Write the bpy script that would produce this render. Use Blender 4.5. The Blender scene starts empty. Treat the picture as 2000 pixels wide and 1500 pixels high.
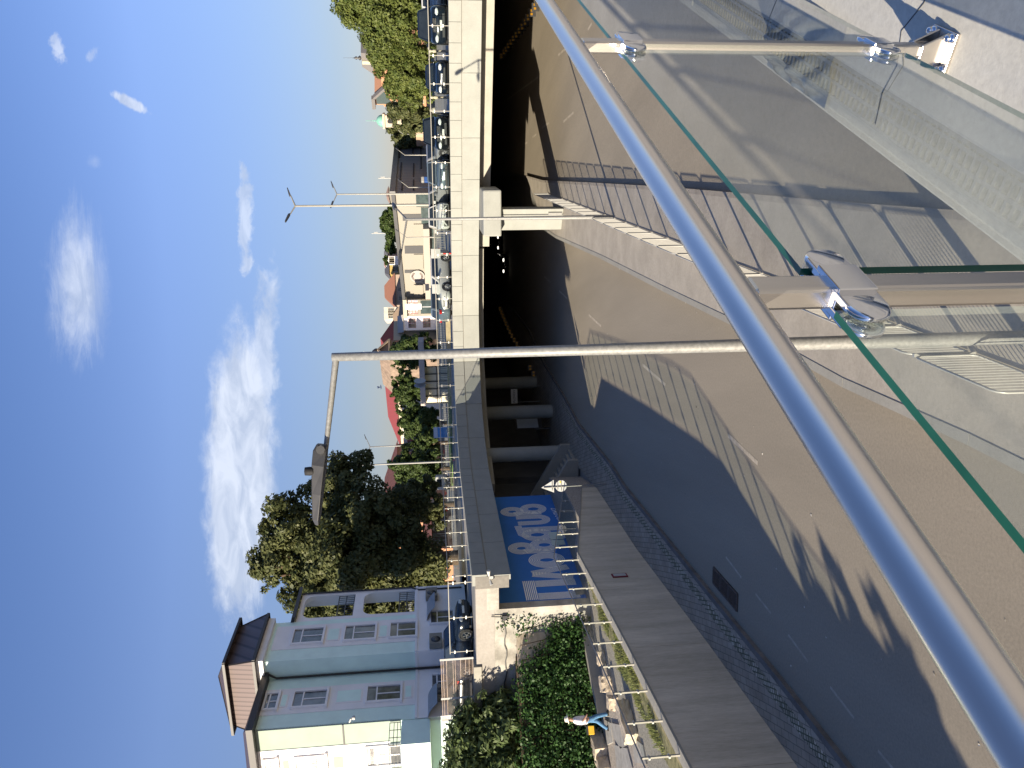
import bpy, bmesh, math, random
import numpy as np
from mathutils import Vector, Matrix
random.seed(7); rng = np.random.default_rng(11)
S = bpy.context.scene; COL = S.collection
R = math.radians
# ------------------------------------------------------------------ camera model
F, PITCH, ROLL, ZE = 1500., R(5.9), R(1.9), 8.8
cp, sp, cr, sr = math.cos(PITCH), math.sin(PITCH), math.cos(ROLL), math.sin(ROLL)
FW = Vector((0, cp, -sp)); UP = Vector((sr, cr*sp, cr*cp)); RT = Vector((cr, -sr*sp, -sr*cp))
def ray(x, y):
    return FW + RT*(((1500-y)-750)/F) + UP*((1000-x)/F)
def G(x, y, z):                                   # point of the horizontal plane z seen in that direction
    r = ray(x, y); t = (z-ZE)/r.z; return Vector((r.x*t, r.y*t, z))
def D(x, y, d):                                   # point at forward distance d
    r = ray(x, y); t = d/r.y; return Vector((r.x*t, d, ZE+r.z*t))
cam = bpy.data.cameras.new('camera'); co = bpy.data.objects.new('camera', cam); COL.objects.link(co)
co.matrix_world = Matrix(((-UP.x, RT.x, -FW.x, 0), (-UP.y, RT.y, -FW.y, 0), (-UP.z, RT.z, -FW.z, ZE), (0, 0, 0, 1)))
cam.sensor_fit = 'HORIZONTAL'; cam.sensor_width = 36; cam.lens = 36*F/2000; cam.clip_start = .05; cam.clip_end = 6000
S.camera = co
# ------------------------------------------------------------------ materials
def nt_new(name):
    m = bpy.data.materials.new(name); m.use_nodes = True; n = m.node_tree; n.nodes.clear(); return m, n
def N(n, t, **k):
    x = n.nodes.new(t)
    for a, b in k.items():
        if a in x.bl_rna.properties: setattr(x, a, b)
        else: x.inputs[a.replace('_', ' ')].default_value = b
    return x
def c4(c): return (c[0], c[1], c[2], 1)
MATS = {}
def mat(name, col, rough=.7, metal=0., var=.15, scale=6., bump=0., col2=None, spec=.4, stretch=(1, 1, 1), fine=0., emit=None, coat=0., fscale=0.):
    m, n = nt_new(name); L = n.links.new
    out = N(n, 'ShaderNodeOutputMaterial'); p = N(n, 'ShaderNodeBsdfPrincipled')
    p.inputs['Roughness'].default_value = rough; p.inputs['Metallic'].default_value = metal
    p.inputs['Specular IOR Level'].default_value = spec; p.inputs['Coat Weight'].default_value = coat
    L(p.outputs[0], out.inputs[0])
    if emit: p.inputs['Emission Color'].default_value = c4(emit[0]); p.inputs['Emission Strength'].default_value = emit[1]
    if var <= 0 and not col2: p.inputs['Base Color'].default_value = c4(col)
    else:
        tc = N(n, 'ShaderNodeTexCoord'); mp = N(n, 'ShaderNodeMapping'); mp.inputs['Scale'].default_value = stretch
        L(tc.outputs['Object'], mp.inputs[0])
        nz = N(n, 'ShaderNodeTexNoise', Scale=scale, Detail=8., Roughness=.62); L(mp.outputs[0], nz.inputs['Vector'])
        rp = N(n, 'ShaderNodeValToRGB')
        a = [max(0, v*(1-var)) for v in col]; b = [min(1, v*(1+var)) for v in (col2 or col)]
        rp.color_ramp.elements[0].position = .32; rp.color_ramp.elements[0].color = c4(a)
        rp.color_ramp.elements[1].position = .68; rp.color_ramp.elements[1].color = c4(b)
        L(nz.outputs['Fac'], rp.inputs[0]); src = rp.outputs[0]; h = nz.outputs['Fac']
        if fine > 0:
            n2 = N(n, 'ShaderNodeTexNoise', Scale=fscale or scale*17, Detail=5., Roughness=.75); L(tc.outputs['Object'] if fscale else mp.outputs[0], n2.inputs['Vector'])
            mx = N(n, 'ShaderNodeMix', data_type='RGBA', blend_type='OVERLAY'); mx.inputs[0].default_value = fine
            L(src, mx.inputs[6]); L(n2.outputs['Fac'], mx.inputs[7]); src = mx.outputs[2]; h = n2.outputs['Fac']
        L(src, p.inputs['Base Color'])
        if bump > 0:
            bp = N(n, 'ShaderNodeBump', Strength=bump, Distance=.02); L(h, bp.inputs['Height']); L(bp.outputs[0], p.inputs['Normal'])
    MATS[name] = m; return m
def glass(name, tint, refl=1., rough=0., veil=0.):
    m, n = nt_new(name); L = n.links.new; out = N(n, 'ShaderNodeOutputMaterial')
    t = N(n, 'ShaderNodeBsdfTransparent', Color=c4(tint)); g = N(n, 'ShaderNodeBsdfGlossy', Roughness=rough); ge = N(n, 'ShaderNodeNewGeometry')
    def M_(op, a, b=None):
        x = N(n, 'ShaderNodeMath', operation=op)
        for i, v in enumerate((a, b)):
            if v is None: continue
            if isinstance(v, (int, float)): x.inputs[i].default_value = v
            else: L(v, x.inputs[i])
        return x.outputs[0]
    dp = N(n, 'ShaderNodeVectorMath', operation='DOT_PRODUCT'); L(ge.outputs['Incoming'], dp.inputs[0]); L(ge.outputs['Normal'], dp.inputs[1])
    c = M_('ABSOLUTE', dp.outputs['Value']); f = M_('ADD', .045, M_('MULTIPLY', .955, M_('POWER', M_('SUBTRACT', 1., c), 5.)))      # Schlick
    f = M_('MULTIPLY', M_('MULTIPLY', f, refl), M_('SUBTRACT', 1., ge.outputs['Backfacing'])); f = M_('MINIMUM', f, .9)
    mx = N(n, 'ShaderNodeMixShader'); L(f, mx.inputs[0]); L(g.outputs[0], mx.inputs[2])
    if veil > 0:
        d = N(n, 'ShaderNodeBsdfDiffuse', Color=(.8, .85, .78, 1)); m2 = N(n, 'ShaderNodeMixShader'); m2.inputs[0].default_value = veil; L(t.outputs[0], m2.inputs[1]); L(d.outputs[0], m2.inputs[2]); L(m2.outputs[0], mx.inputs[1])
    else: L(t.outputs[0], mx.inputs[1])
    L(mx.outputs[0], out.inputs[0]); MATS[name] = m; return m
def leafmat(name, c1, c2, trans=.35):
    m, n = nt_new(name); L = n.links.new; out = N(n, 'ShaderNodeOutputMaterial')
    tc = N(n, 'ShaderNodeTexCoord'); nz = N(n, 'ShaderNodeTexNoise', Scale=1.6, Detail=6., Roughness=.75); L(tc.outputs['Object'], nz.inputs['Vector'])
    rp = N(n, 'ShaderNodeValToRGB'); rp.color_ramp.elements[0].position = .35; rp.color_ramp.elements[0].color = c4(c1); rp.color_ramp.elements[1].position = .66; rp.color_ramp.elements[1].color = c4(c2)
    L(nz.outputs['Fac'], rp.inputs[0])
    d = N(n, 'ShaderNodeBsdfPrincipled', Roughness=.55); d.inputs['Specular IOR Level'].default_value = .3; t = N(n, 'ShaderNodeBsdfTranslucent'); mx = N(n, 'ShaderNodeMixShader'); mx.inputs[0].default_value = trans
    L(rp.outputs[0], d.inputs['Base Color']); L(rp.outputs[0], t.inputs['Color']); L(d.outputs[0], mx.inputs[1]); L(t.outputs[0], mx.inputs[2]); L(mx.outputs[0], out.inputs[0])
    MATS[name] = m; return m
def brickmat(name, c1, c2, mortar, scale, bw=.5, bh=.25, ms=.02, rough=.85, offset=.5, bump=.4, rot=0):
    m, n = nt_new(name); L = n.links.new; out = N(n, 'ShaderNodeOutputMaterial'); p = N(n, 'ShaderNodeBsdfPrincipled', Roughness=rough)
    p.inputs['Specular IOR Level'].default_value = .3
    tc = N(n, 'ShaderNodeTexCoord'); mp = N(n, 'ShaderNodeMapping'); mp.inputs['Rotation'].default_value = (0, 0, rot); L(tc.outputs['Object'], mp.inputs[0])
    b = N(n, 'ShaderNodeTexBrick', Color1=c4(c1), Color2=c4(c2), Mortar=c4(mortar), Scale=scale, offset=offset); b.inputs['Brick Width'].default_value = bw; b.inputs['Row Height'].default_value = bh; b.inputs['Mortar Size'].default_value = ms
    L(mp.outputs[0], b.inputs['Vector'])
    nz = N(n, 'ShaderNodeTexNoise', Scale=1.3, Detail=8., Roughness=.65); L(tc.outputs['Object'], nz.inputs['Vector'])
    mx = N(n, 'ShaderNodeMix', data_type='RGBA', blend_type='OVERLAY'); mx.inputs[0].default_value = .45
    L(b.outputs['Color'], mx.inputs[6]); L(nz.outputs['Fac'], mx.inputs[7]); L(mx.outputs[2], p.inputs['Base Color'])
    bp = N(n, 'ShaderNodeBump', Strength=bump, Distance=.02, invert=True); L(b.outputs['Fac'], bp.inputs['Height']); L(bp.outputs[0], p.inputs['Normal'])
    L(p.outputs[0], out.inputs[0]); MATS[name] = m; return m
def wavemat(name, c1, c2, scale, direction='X', rough=.5, metal=0.):
    m, n = nt_new(name); L = n.links.new; out = N(n, 'ShaderNodeOutputMaterial'); p = N(n, 'ShaderNodeBsdfPrincipled', Roughness=rough, Metallic=metal)
    tc = N(n, 'ShaderNodeTexCoord'); w = N(n, 'ShaderNodeTexWave', Scale=scale, bands_direction=direction); L(tc.outputs['Object'], w.inputs['Vector'])
    rp = N(n, 'ShaderNodeValToRGB'); rp.color_ramp.elements[0].position = .0; rp.color_ramp.elements[0].color = c4(c1); rp.color_ramp.elements[1].position = .25; rp.color_ramp.elements[1].color = c4(c2)
    L(w.outputs['Fac'], rp.inputs[0]); L(rp.outputs[0], p.inputs['Base Color']); L(p.outputs[0], out.inputs[0])
    bp = N(n, 'ShaderNodeBump', Strength=.3, Distance=.02); L(w.outputs['Fac'], bp.inputs['Height']); L(bp.outputs[0], p.inputs['Normal']); MATS[name] = m; return m

ASPH = mat('asphalt', (.248, .216, .167), .8, var=.10, scale=.3, fine=.42, fscale=17., bump=.12, stretch=(1.6, .25, 1), spec=.35)
CONC = mat('concrete', (.285, .272, .235), .85, var=.10, scale=.9, fine=.25, bump=.1)
CONCP = mat('pale concrete', (.245, .25, .228), .85, var=.07, scale=1.1, fine=.2, bump=.06)
CONCW = mat('weathered concrete', (.46, .40, .30), .9, var=.13, scale=.9, fine=.35, bump=.2, stretch=(1.6, 1.6, .22), col2=(.54, .475, .37))
CONCL = mat('ledge concrete', (.50, .485, .43), .9, var=.08, scale=2.2, fine=.3, bump=.08)
KERB = mat('kerb stone', (.27, .24, .20), .9, var=.2, scale=2., fine=.4)
PAVE = mat('pale paving', (.28, .26, .235), .9, var=.12, scale=.5, fine=.3)
MEDIAN = mat('median concrete', (.35, .315, .26), .9, var=.13, scale=1., fine=.35, bump=.15)
WHITE = mat('white paint', (.40, .40, .38), .5, var=.06, scale=3)
PAINTL = mat('worn road paint', (.36, .315, .25), .8, var=.3, scale=3.)
STEEL = mat('stainless steel', (.62, .585, .54), .26, metal=1., var=.06, scale=40., stretch=(1, 1, .05))
STEELB = mat('brushed tube steel', (.80, .73, .65), .30, metal=1., var=.04, scale=60., stretch=(.05, .05, 1))
GALV = mat('galvanised steel', (.225, .225, .215), .55, metal=.3, var=.22, scale=22., fine=.2)
GALVD = mat('dull galvanised post', (.27, .26, .225), .55, metal=.15, var=.1, scale=8.)
DARKM = mat('dark grey metal', (.06, .06, .062), .45, metal=.3, var=.1)
BLACK = mat('black rubber', (.012, .012, .013), .75, var=.1)
CHROME = mat('chrome', (.75, .75, .76), .1, metal=1., var=0)
CHROMEP = mat('polished clamp', (.62, .60, .55), .35, metal=.2, var=0)
GLASS = glass('railing glass', (.955, .98, .96), 1.9, veil=.09)
GLASSF = glass('thin railing glass', (.90, .93, .92), 1.3)
GEDGE = mat('green glass edge', (.015, .095, .06), .3, var=.3, scale=5, spec=.3)
SOIL = mat('dry soil', (.13, .085, .05), .95, var=.4, scale=5., bump=.5)
GRAVEL = mat('gravel path', (.33, .29, .245), .95, var=.35, scale=14., bump=.6, fine=.4)
LIME = mat('limestone block', (.46, .39, .30), .9, var=.25, scale=4., bump=.6, fine=.3)
PAVER = brickmat('block paving', (.29, .25, .20), (.35, .305, .245), (.16, .14, .11), 1., .42, .21, .012, rot=R(80))
COBB = brickmat('cobble strip', (.50, .45, .37), (.20, .18, .13), (.10, .10, .06), 1., .13, .13, .018, offset=.2, bump=.8, rot=R(78))
TILE = brickmat('roof tile', (.33, .13, .085), (.26, .10, .07), (.16, .06, .05), 1., .3, .35, .02)
ROOFR = wavemat('red sheet roof', (.17, .03, .028), (.24, .05, .045), .9, 'X', .6)
ROOFB = wavemat('brown seam roof', (.05, .034, .032), (.105, .075, .07), 1.1, 'X', .45, .2)
ROOFD = mat('dark roof edge', (.03, .026, .027), .5, var=.1)
MINT_LIT = mat('mint darkened in sun', (.28, .335, .285), .9, var=.05, scale=1.2)  # copy of the wall render, darkened for the sunlit flank
MINT_SHADE = mat('mint lightened in shade', (.70, .87, .79), .9, var=.06, scale=1.)  # same mint render, lightened for the walls in shade
WREND = mat('white render', (.83, .80, .79), .9, var=.05, scale=1.)
BLUEW = mat('blue mural wall', (.028, .15, .48), .75, var=.08, scale=.8)
MURW = mat('mural white stripe', (.80, .80, .78), .8, var=.05)
GLW = mat('window glass', (.04, .045, .05), .08, var=.25, scale=1.1, col2=(.16, .16, .16), spec=.8)
CARG = mat('car glass', (.015, .02, .024), .06, var=.2, scale=2, spec=.9)
LAMPG = mat('lamp lens', (.62, .64, .66), .12, var=.25, scale=9, spec=.8)
BEIGE = mat('beige cladding', (.25, .23, .19), .8, var=.06)
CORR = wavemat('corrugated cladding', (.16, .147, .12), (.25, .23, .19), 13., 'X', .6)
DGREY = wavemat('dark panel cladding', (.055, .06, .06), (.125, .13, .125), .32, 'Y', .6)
ORANGE = mat('orange render', (.42, .21, .12), .9, var=.08)
CREAM = mat('cream render', (.42, .37, .28), .9, var=.06)
GREENC = mat('copper green', (.15, .33, .27), .6, var=.2, scale=3.)
BARK = mat('bark', (.09, .06, .04), .95, var=.3, scale=8, bump=.6)
BIGLEAF = leafmat('dark tree leaves', (.035, .052, .018), (.16, .165, .062))
SUNLEAF = leafmat('bright tree leaves', (.048, .076, .017), (.165, .19, .048))
MIDLEAF = leafmat('mid green leaves', (.025, .05, .013), (.085, .12, .03))
IVYL = leafmat('ivy leaves', (.018, .05, .014), (.06, .13, .03), .25)
SHRL = leafmat('shrub leaves', (.05, .08, .025), (.13, .17, .06), .25)
GRASSM = leafmat('grass', (.09, .12, .03), (.27, .27, .09), .3)
# ------------------------------------------------------------------ mesh builder
class MB:
    def __init__(s): s.v = []; s.f = []; s.m = []; s.sm = []
    def add(s, vs, fs, mi=0, smooth=False):
        o = len(s.v); s.v += [tuple(v) for v in vs]
        for f in fs: s.f.append([i+o for i in f]); s.m.append(mi); s.sm.append(smooth)
        return s
    def box(s, c, d, rz=0., mi=0, M=None):
        x, y, z = d[0]/2, d[1]/2, d[2]/2
        vs = [Vector((a*x, b*y, e*z)) for a in (-1, 1) for b in (-1, 1) for e in (-1, 1)]
        T = M or Matrix.Rotation(rz, 4, 'Z')
        return s.add([T @ v + Vector(c) for v in vs], [(0, 1, 3, 2), (4, 6, 7, 5), (0, 4, 5, 1), (2, 3, 7, 6), (0, 2, 6, 4), (1, 5, 7, 3)], mi)
    def bar(s, a, b, w, h, mi=0, up=(0, 0, 1)):
        a, b = Vector(a), Vector(b); d = (b-a); l = d.length
        if l < 1e-6: return s
        d /= l; u = Vector(up)
        if abs(d.dot(u)) > .99: u = Vector((0, 1, 0))
        r = d.cross(u).normalized(); u = r.cross(d)
        M = Matrix((r, d, u)).transposed().to_4x4()
        return s.box((a+b)/2, (w, l, h), mi=mi, M=M)
    def tube(s, pts, r, n=8, mi=0, cap=True):
        pts = [Vector(p) for p in pts]; rs = r if isinstance(r, (list, tuple)) else [r]*len(pts)
        rings = []; pu = None
        for i, p in enumerate(pts):
            d = (pts[min(i+1, len(pts)-1)]-pts[max(i-1, 0)]).normalized()
            if pu is None: pu = Vector((0, 0, 1)) if abs(d.z) < .9 else Vector((1, 0, 0))
            a = d.cross(pu).normalized(); b = a.cross(d).normalized(); pu = b
            rings.append([p+(a*math.cos(2*math.pi*k/n)+b*math.sin(2*math.pi*k/n))*rs[i] for k in range(n)])
        o = [v for q in rings for v in q]; fs = []
        for i in range(len(rings)-1):
            for k in range(n): fs.append((i*n+k, i*n+(k+1) % n, (i+1)*n+(k+1) % n, (i+1)*n+k))
        s.add(o, fs, mi, n > 5)
        if cap: s.add(rings[0], [tuple(range(n-1, -1, -1))], mi); s.add(rings[-1], [tuple(range(n))], mi)
        return s
    def lathe(s, prof, c=(0, 0, 0), n=16, mi=0, M=None, smooth=True):
        T = M or Matrix.Identity(4); vs = []; fs = []
        for r, z in prof:
            for k in range(n): vs.append(T @ Vector((r*math.cos(2*math.pi*k/n), r*math.sin(2*math.pi*k/n), z))+Vector(c))
        for i in range(len(prof)-1):
            for k in range(n): fs.append((i*n+k, i*n+(k+1) % n, (i+1)*n+(k+1) % n, (i+1)*n+k))
        return s.add(vs, fs, mi, smooth)
    def prism(s, poly, z0, z1, mi=0):
        n = len(poly); z0 = z0 if isinstance(z0, (list, tuple)) else [z0]*n; z1 = z1 if isinstance(z1, (list, tuple)) else [z1]*n
        vs = [(p[0], p[1], z0[i]) for i, p in enumerate(poly)]+[(p[0], p[1], z1[i]) for i, p in enumerate(poly)]
        fs = [tuple(range(n-1, -1, -1)), tuple(range(n, 2*n))]+[(i, (i+1) % n, n+(i+1) % n, n+i) for i in range(n)]
        return s.add(vs, fs, mi)
    def quad(s, *p, mi=0): return s.add(p, [tuple(range(len(p)))], mi)
    def strip(s, poly, d0, d1, z0, z1, gap=0., step=None, mi=0):   # wall-like band along a polyline between two offsets
        a = offs(poly, d0); b = offs(poly, d1)
        for i in range(len(poly)-1):
            L = (Vector(poly[i+1][:2])-Vector(poly[i][:2])).length; k = max(1, round(L/step)) if step else 1
            for j in range(k):
                t0, t1 = j/k+gap/L/2, (j+1)/k-gap/L/2
                q = [lerp(a[i], a[i+1], t0), lerp(a[i], a[i+1], t1), lerp(b[i], b[i+1], t1), lerp(b[i], b[i+1], t0)]
                Z0 = z0 if not isinstance(z0, (list, tuple)) else [z0[i]+(z0[i+1]-z0[i])*t for t in (t0, t1, t1, t0)]
                Z1 = z1 if not isinstance(z1, (list, tuple)) else [z1[i]+(z1[i+1]-z1[i])*t for t in (t0, t1, t1, t0)]
                s.prism(q, Z0, Z1, mi)
        return s
def lerp(a, b, t): return tuple(a[i]+(b[i]-a[i])*t for i in range(len(a)))
def offs(poly, d):                                  # offset to the right of the walking direction
    P = [Vector(p[:2]) for p in poly]; out = []
    for i in range(len(P)):
        n = []
        for a, b in ((i-1, i), (i, i+1)):
            if a >= 0 and b < len(P):
                e = (P[b]-P[a]).normalized(); n.append(Vector((e.y, -e.x)))
        if len(n) == 1: m = n[0]; k = 1
        else: m = (n[0]+n[1]).normalized(); k = 1/max(.4, m.dot(n[0]))
        q = P[i]+m*d*k; out.append((q.x, q.y))
    return out
def along(poly, step, start=0., end=0.):            # evenly spaced points with direction
    P = [Vector(p) for p in poly]; seg = [(P[i+1]-P[i]).length for i in range(len(P)-1)]; T = sum(seg); n = max(1, round((T-start-end)/step)); out = []
    for k in range(n+1):
        s = start+(T-start-end)*k/n; i = 0
        while i < len(seg)-1 and s > seg[i]: s -= seg[i]; i += 1
        t = s/seg[i]; out.append((P[i].lerp(P[i+1], t), (P[i+1]-P[i]).normalized()))
    return out
def build(name, mb, mats, parent=None, bevel=0., fixn=True, smooth_angle=None):
    me = bpy.data.meshes.new(name); L = parent.matrix_local.translation if parent else None
    vs = mb.v
    o = None
    if parent:
        off = Vector((0, 0, 0)); q = parent
        while q: off += q.location; q = q.parent
        vs = [(v[0]-off.x, v[1]-off.y, v[2]-off.z) for v in mb.v]
    me.from_pydata(vs, [], mb.f)
    mats = mats if isinstance(mats, (list, tuple)) else [mats]
    for m in mats: me.materials.append(m)
    me.polygons.foreach_set('material_index', mb.m); me.polygons.foreach_set('use_smooth', mb.sm); me.update()
    if fixn and len(mb.f) < 30000:
        bm = bmesh.new(); bm.from_mesh(me); bmesh.ops.recalc_face_normals(bm, faces=bm.faces); bm.to_mesh(me); bm.free()
    o = bpy.data.objects.new(name, me); COL.objects.link(o)
    if parent: o.parent = parent
    if bevel > 0:
        b = o.modifiers.new('bevel', 'BEVEL'); b.width = bevel; b.segments = 2; b.limit_method = 'ANGLE'; b.angle_limit = R(50)
    return o
def tag(o, label=None, cat=None, group=None, kind=None):
    if label: o['label'] = label
    if cat: o['category'] = cat
    if group: o['group'] = group
    if kind: o['kind'] = kind
    return o
def thing(name, label, cat, loc=(0, 0, 0), group=None):
    o = bpy.data.objects.new(name, None); COL.objects.link(o); o.location = loc; o.empty_display_size = .2; return tag(o, label, cat, group)
def struct(name, mb, m): return tag(build(name, mb, m), None, None, None, 'structure')
def dup(root, loc, rz=0., label=None, group=None, sc=None):
    def cp_(o, par):
        c = o.copy(); COL.objects.link(c)
        if par: c.parent = par
        for ch in [k for k in bpy.data.objects if k.parent == o]: cp_(ch, c)
        return c
    r = cp_(root, None); r.location = loc; r.rotation_euler = (0, 0, rz)
    if sc: r.scale = (sc, sc, sc)
    if label: r['label'] = label
    if group: r['group'] = group
    return r
def cards(centres, n, size, sub=9, spread=.33, flat=1., seed=0, elong=1.5, shell=.72, droop=0.):
    """foliage: n small folded leaf faces gathered in clumps through a set of ellipsoids (x,y,z,rx,ry,rz)"""
    g = np.random.default_rng(seed); C = np.array(centres, float); vol = (C[:, 3]*C[:, 4]*C[:, 5])**.7; vol /= vol.sum()
    cl = []
    for c, w in zip(C, vol):
        k = max(5, int(sub*len(C)*w*3)); u = g.normal(size=(k, 3)); u /= np.linalg.norm(u, axis=1)[:, None]
        rr = shell+(1-shell)*g.random(k)*1.35; rr *= np.where(g.random(k) < .2, .65, 1.)
        p = c[:3]+u*rr[:, None]*c[3:6]; s = spread*c[3:6].mean()*(.55+.75*g.random(k))
        cl += [(p[i], s[i], c[:3]) for i in range(k)]
    P = np.array([a[0] for a in cl]); Sg = np.array([a[1] for a in cl]); O = np.array([a[2] for a in cl])
    w = Sg**2; w /= w.sum(); idx = g.choice(len(cl), n, p=w)
    u = g.normal(size=(n, 3)); u /= np.linalg.norm(u, axis=1)[:, None]
    pos = P[idx]+u*(Sg[idx]*(.35+.65*g.random(n)**.5))[:, None]*np.array([1, 1, flat])
    out = pos-O[idx]; out /= np.linalg.norm(out, axis=1)[:, None]+1e-6
    nr = out*.55+u*.5+g.normal(size=(n, 3))*.45+np.array([0, 0, .35]); nr /= np.linalg.norm(nr, axis=1)[:, None]
    t = np.cross(nr, g.normal(size=(n, 3))); t[:, 2] -= droop; t -= nr*(t*nr).sum(1)[:, None]; t /= np.linalg.norm(t, axis=1)[:, None]+1e-6; b = np.cross(nr, t)
    s = (size*(.6+.8*g.random(n)))[:, None]
    q = np.stack([pos-t*s*elong*.5, pos+b*s*.42-nr*s*.08, pos+t*s*elong*.5, pos-b*s*.42-nr*s*.08], 1).reshape(-1, 3)
    return q
def leafmesh(name, q, m, parent=None, off=None):
    n = len(q)//4; me = bpy.data.meshes.new(name)
    if parent is not None:
        o3 = Vector((0, 0, 0)); k = parent
        while k: o3 += k.location; k = k.parent
        q = q-np.array(o3)
    me.vertices.add(n*4); me.vertices.foreach_set('co', q.astype(np.float32).ravel())
    me.loops.add(n*4); me.loops.foreach_set('vertex_index', np.arange(n*4, dtype=np.int32))
    me.polygons.add(n); me.polygons.foreach_set('loop_start', np.arange(0, n*4, 4, dtype=np.int32)); me.polygons.foreach_set('loop_total', np.full(n, 4, dtype=np.int32))
    me.update(calc_edges=True); me.validate(); me.materials.append(m)
    o = bpy.data.objects.new(name, me); COL.objects.link(o)
    if parent is not None: o.parent = parent
    return o
def tree(name, label, base, blobs, n, size, m, tr=.25, group=None, seed=0, cat='tree', limbs=True, **k):
    """blobs: (dx,dy,z above base,rx,ry,rz)"""
    base = Vector(base); t = thing(name, label, cat, base, group)
    C = [(base.x+b[0], base.y+b[1], base.z+b[2], b[3], b[4], b[5]) for b in blobs]
    leafmesh('crown', cards(C, n, size, seed=seed, **k), m, t)
    mb = MB(); top = max(b[2] for b in blobs); mb.tube([base+Vector((0, 0, -.3)), base+Vector((.05, .05, top*.35)), base+Vector((0, .1, top*.75))], [tr*1.15, tr*.8, tr*.35], 8)
    if limbs:
        for b in blobs: mb.tube([base+Vector((0, 0, top*.3)), base+Vector((b[0]*.5, b[1]*.5, max(top*.4, b[2]*.75))), base+Vector((b[0]*.95, b[1]*.95, b[2]))], [tr*.5, tr*.32, tr*.1], 6)
    build('trunk', mb, BARK, t); return t
# ------------------------------------------------------------------ light
SAZ, SEL = R(49), R(15.5)
sd = Vector((math.sin(SAZ)*math.cos(SEL), math.cos(SAZ)*math.cos(SEL), -math.sin(SEL)))
sl = bpy.data.lights.new('sun', 'SUN'); sl.energy = 5.0; sl.angle = R(.53); sl.color = (1, .875, .685)
so = bpy.data.objects.new('sun', sl); COL.objects.link(so); so.rotation_euler = sd.to_track_quat('-Z', 'Y').to_euler()
W = bpy.data.worlds.new('World'); S.world = W; W.use_nodes = True; n = W.node_tree; n.nodes.clear(); L = n.links.new
wo = N(n, 'ShaderNodeOutputWorld'); bg = N(n, 'ShaderNodeBackground'); L(bg.outputs[0], wo.inputs[0])
SKYK = .07
bg.inputs['Strength'].default_value = SKYK
sky = N(n, 'ShaderNodeTexSky', sky_type='NISHITA', sun_disc=False); sky.sun_elevation = SEL; sky.sun_rotation = R(180)+SAZ; sky.air_density = 1.15; sky.dust_density = .35; sky.ozone_density = 3.2
tc = N(n, 'ShaderNodeTexCoord'); sx = N(n, 'ShaderNodeSeparateXYZ'); L(tc.outputs['Generated'], sx.inputs[0])
def M2(op, a, b=None, **k):
    x = N(n, 'ShaderNodeMath', operation=op, **k)
    for i, v in enumerate((a, b)):
        if v is None: continue
        if isinstance(v, (int, float)): x.inputs[i].default_value = v
        else: L(v, x.inputs[i])
    return x.outputs[0]
yy = M2('MAXIMUM', sx.outputs['Y'], .05); px = M2('DIVIDE', sx.outputs['X'], yy); pz = M2('DIVIDE', sx.outputs['Z'], yy)
cv = N(n, 'ShaderNodeCombineXYZ'); L(px, cv.inputs[0]); L(pz, cv.inputs[1])
def cloudspace(scale, detail, rough, st=(1, 1, 1), dist=0.):
    mp = N(n, 'ShaderNodeMapping'); mp.inputs['Scale'].default_value = st; L(cv.outputs[0], mp.inputs[0])
    z = N(n, 'ShaderNodeTexNoise', Scale=scale, Detail=detail, Roughness=rough, Distortion=dist); L(mp.outputs[0], z.inputs['Vector']); return z.outputs['Fac']
nA = cloudspace(9, 9., .66, (1, 1.9, 1), .4); nB = cloudspace(26, 7., .65, (1, 1.6, 1), .3); nC = cloudspace(5, 9., .75, (1., 6.5, 1), .9); nD = cloudspace(14, 6., .6, (1, 2.6, 1), 1.)
def sp2(x, y): r = ray(x, y); return r.x/r.y, r.z/r.y
def blob(xa, ya, xb, yb, thick, amp, noise):
    """cloud body from a to b in the sky, thick = half thickness"""
    a = Vector(sp2(xa, ya)); b = Vector(sp2(xb, yb)); c = (a+b)/2; d = b-a; ln = d.length/2; d.normalize()
    ux = M2('SUBTRACT', px, c.x); uz = M2('SUBTRACT', pz, c.y)
    l = M2('ADD', M2('MULTIPLY', ux, d.x/ln), M2('MULTIPLY', uz, d.y/ln)); w = M2('ADD', M2('MULTIPLY', ux, -d.y/thick), M2('MULTIPLY', uz, d.x/thick))
    r = M2('SQRT', M2('ADD', M2('POWER', M2('ABSOLUTE', l), 2.4), M2('POWER', M2('ABSOLUTE', w), 2.)))
    return M2('ADD', M2('SUBTRACT', 1., r), M2('MULTIPLY', M2('SUBTRACT', noise, .5), amp))
mixn = M2('ADD', M2('MULTIPLY', nA, .55), M2('MULTIPLY', nB, .45)); wisp = M2('ADD', M2('MULTIPLY', nC, .8), M2('MULTIPLY', nB, .2))
def dens(v, gain, top): return M2('MULTIPLY', N_clamp(M2('MULTIPLY', v, gain)), top)
def N_clamp(v):
    x = N(n, 'ShaderNodeMapRange', interpolation_type='SMOOTHSTEP'); L(v, x.inputs[0]); return x.outputs[0]
bl = [dens(blob(462, 1260, 478, 580, .050, 1.25, mixn), 2.3, .84), dens(blob(436, 1215, 440, 700, .022, .8, mixn), 2.2, .8),
      dens(blob(505, 960, 520, 500, .022, 3.0, mixn), 1.6, .62), dens(blob(480, 560, 480, 330, .012, 3.6, nB), 1.5, .6),
      dens(blob(155, 745, 150, 360, .042, 1.8, wisp), 1.05, .66), dens(blob(190, 700, 185, 420, .022, 2., wisp), .9, .4), dens(blob(505, 1215, 490, 1060, .016, 2.6, wisp), 1.2, .6),
      dens(blob(300, 226, 208, 176, .0075, 2.0, nB), 1.6, .75), dens(blob(122, 135, 108, 60, .009, 3.6, nB), 1.3, .6), dens(blob(180, 330, 190, 300, .01, 2., nB), .7, .2), dens(blob(175, 120, 190, 85, .006, 4., nB), 1., .35)]
dn = bl[0]
for b in bl[1:]: dn = M2('MAXIMUM', dn, b)
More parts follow.
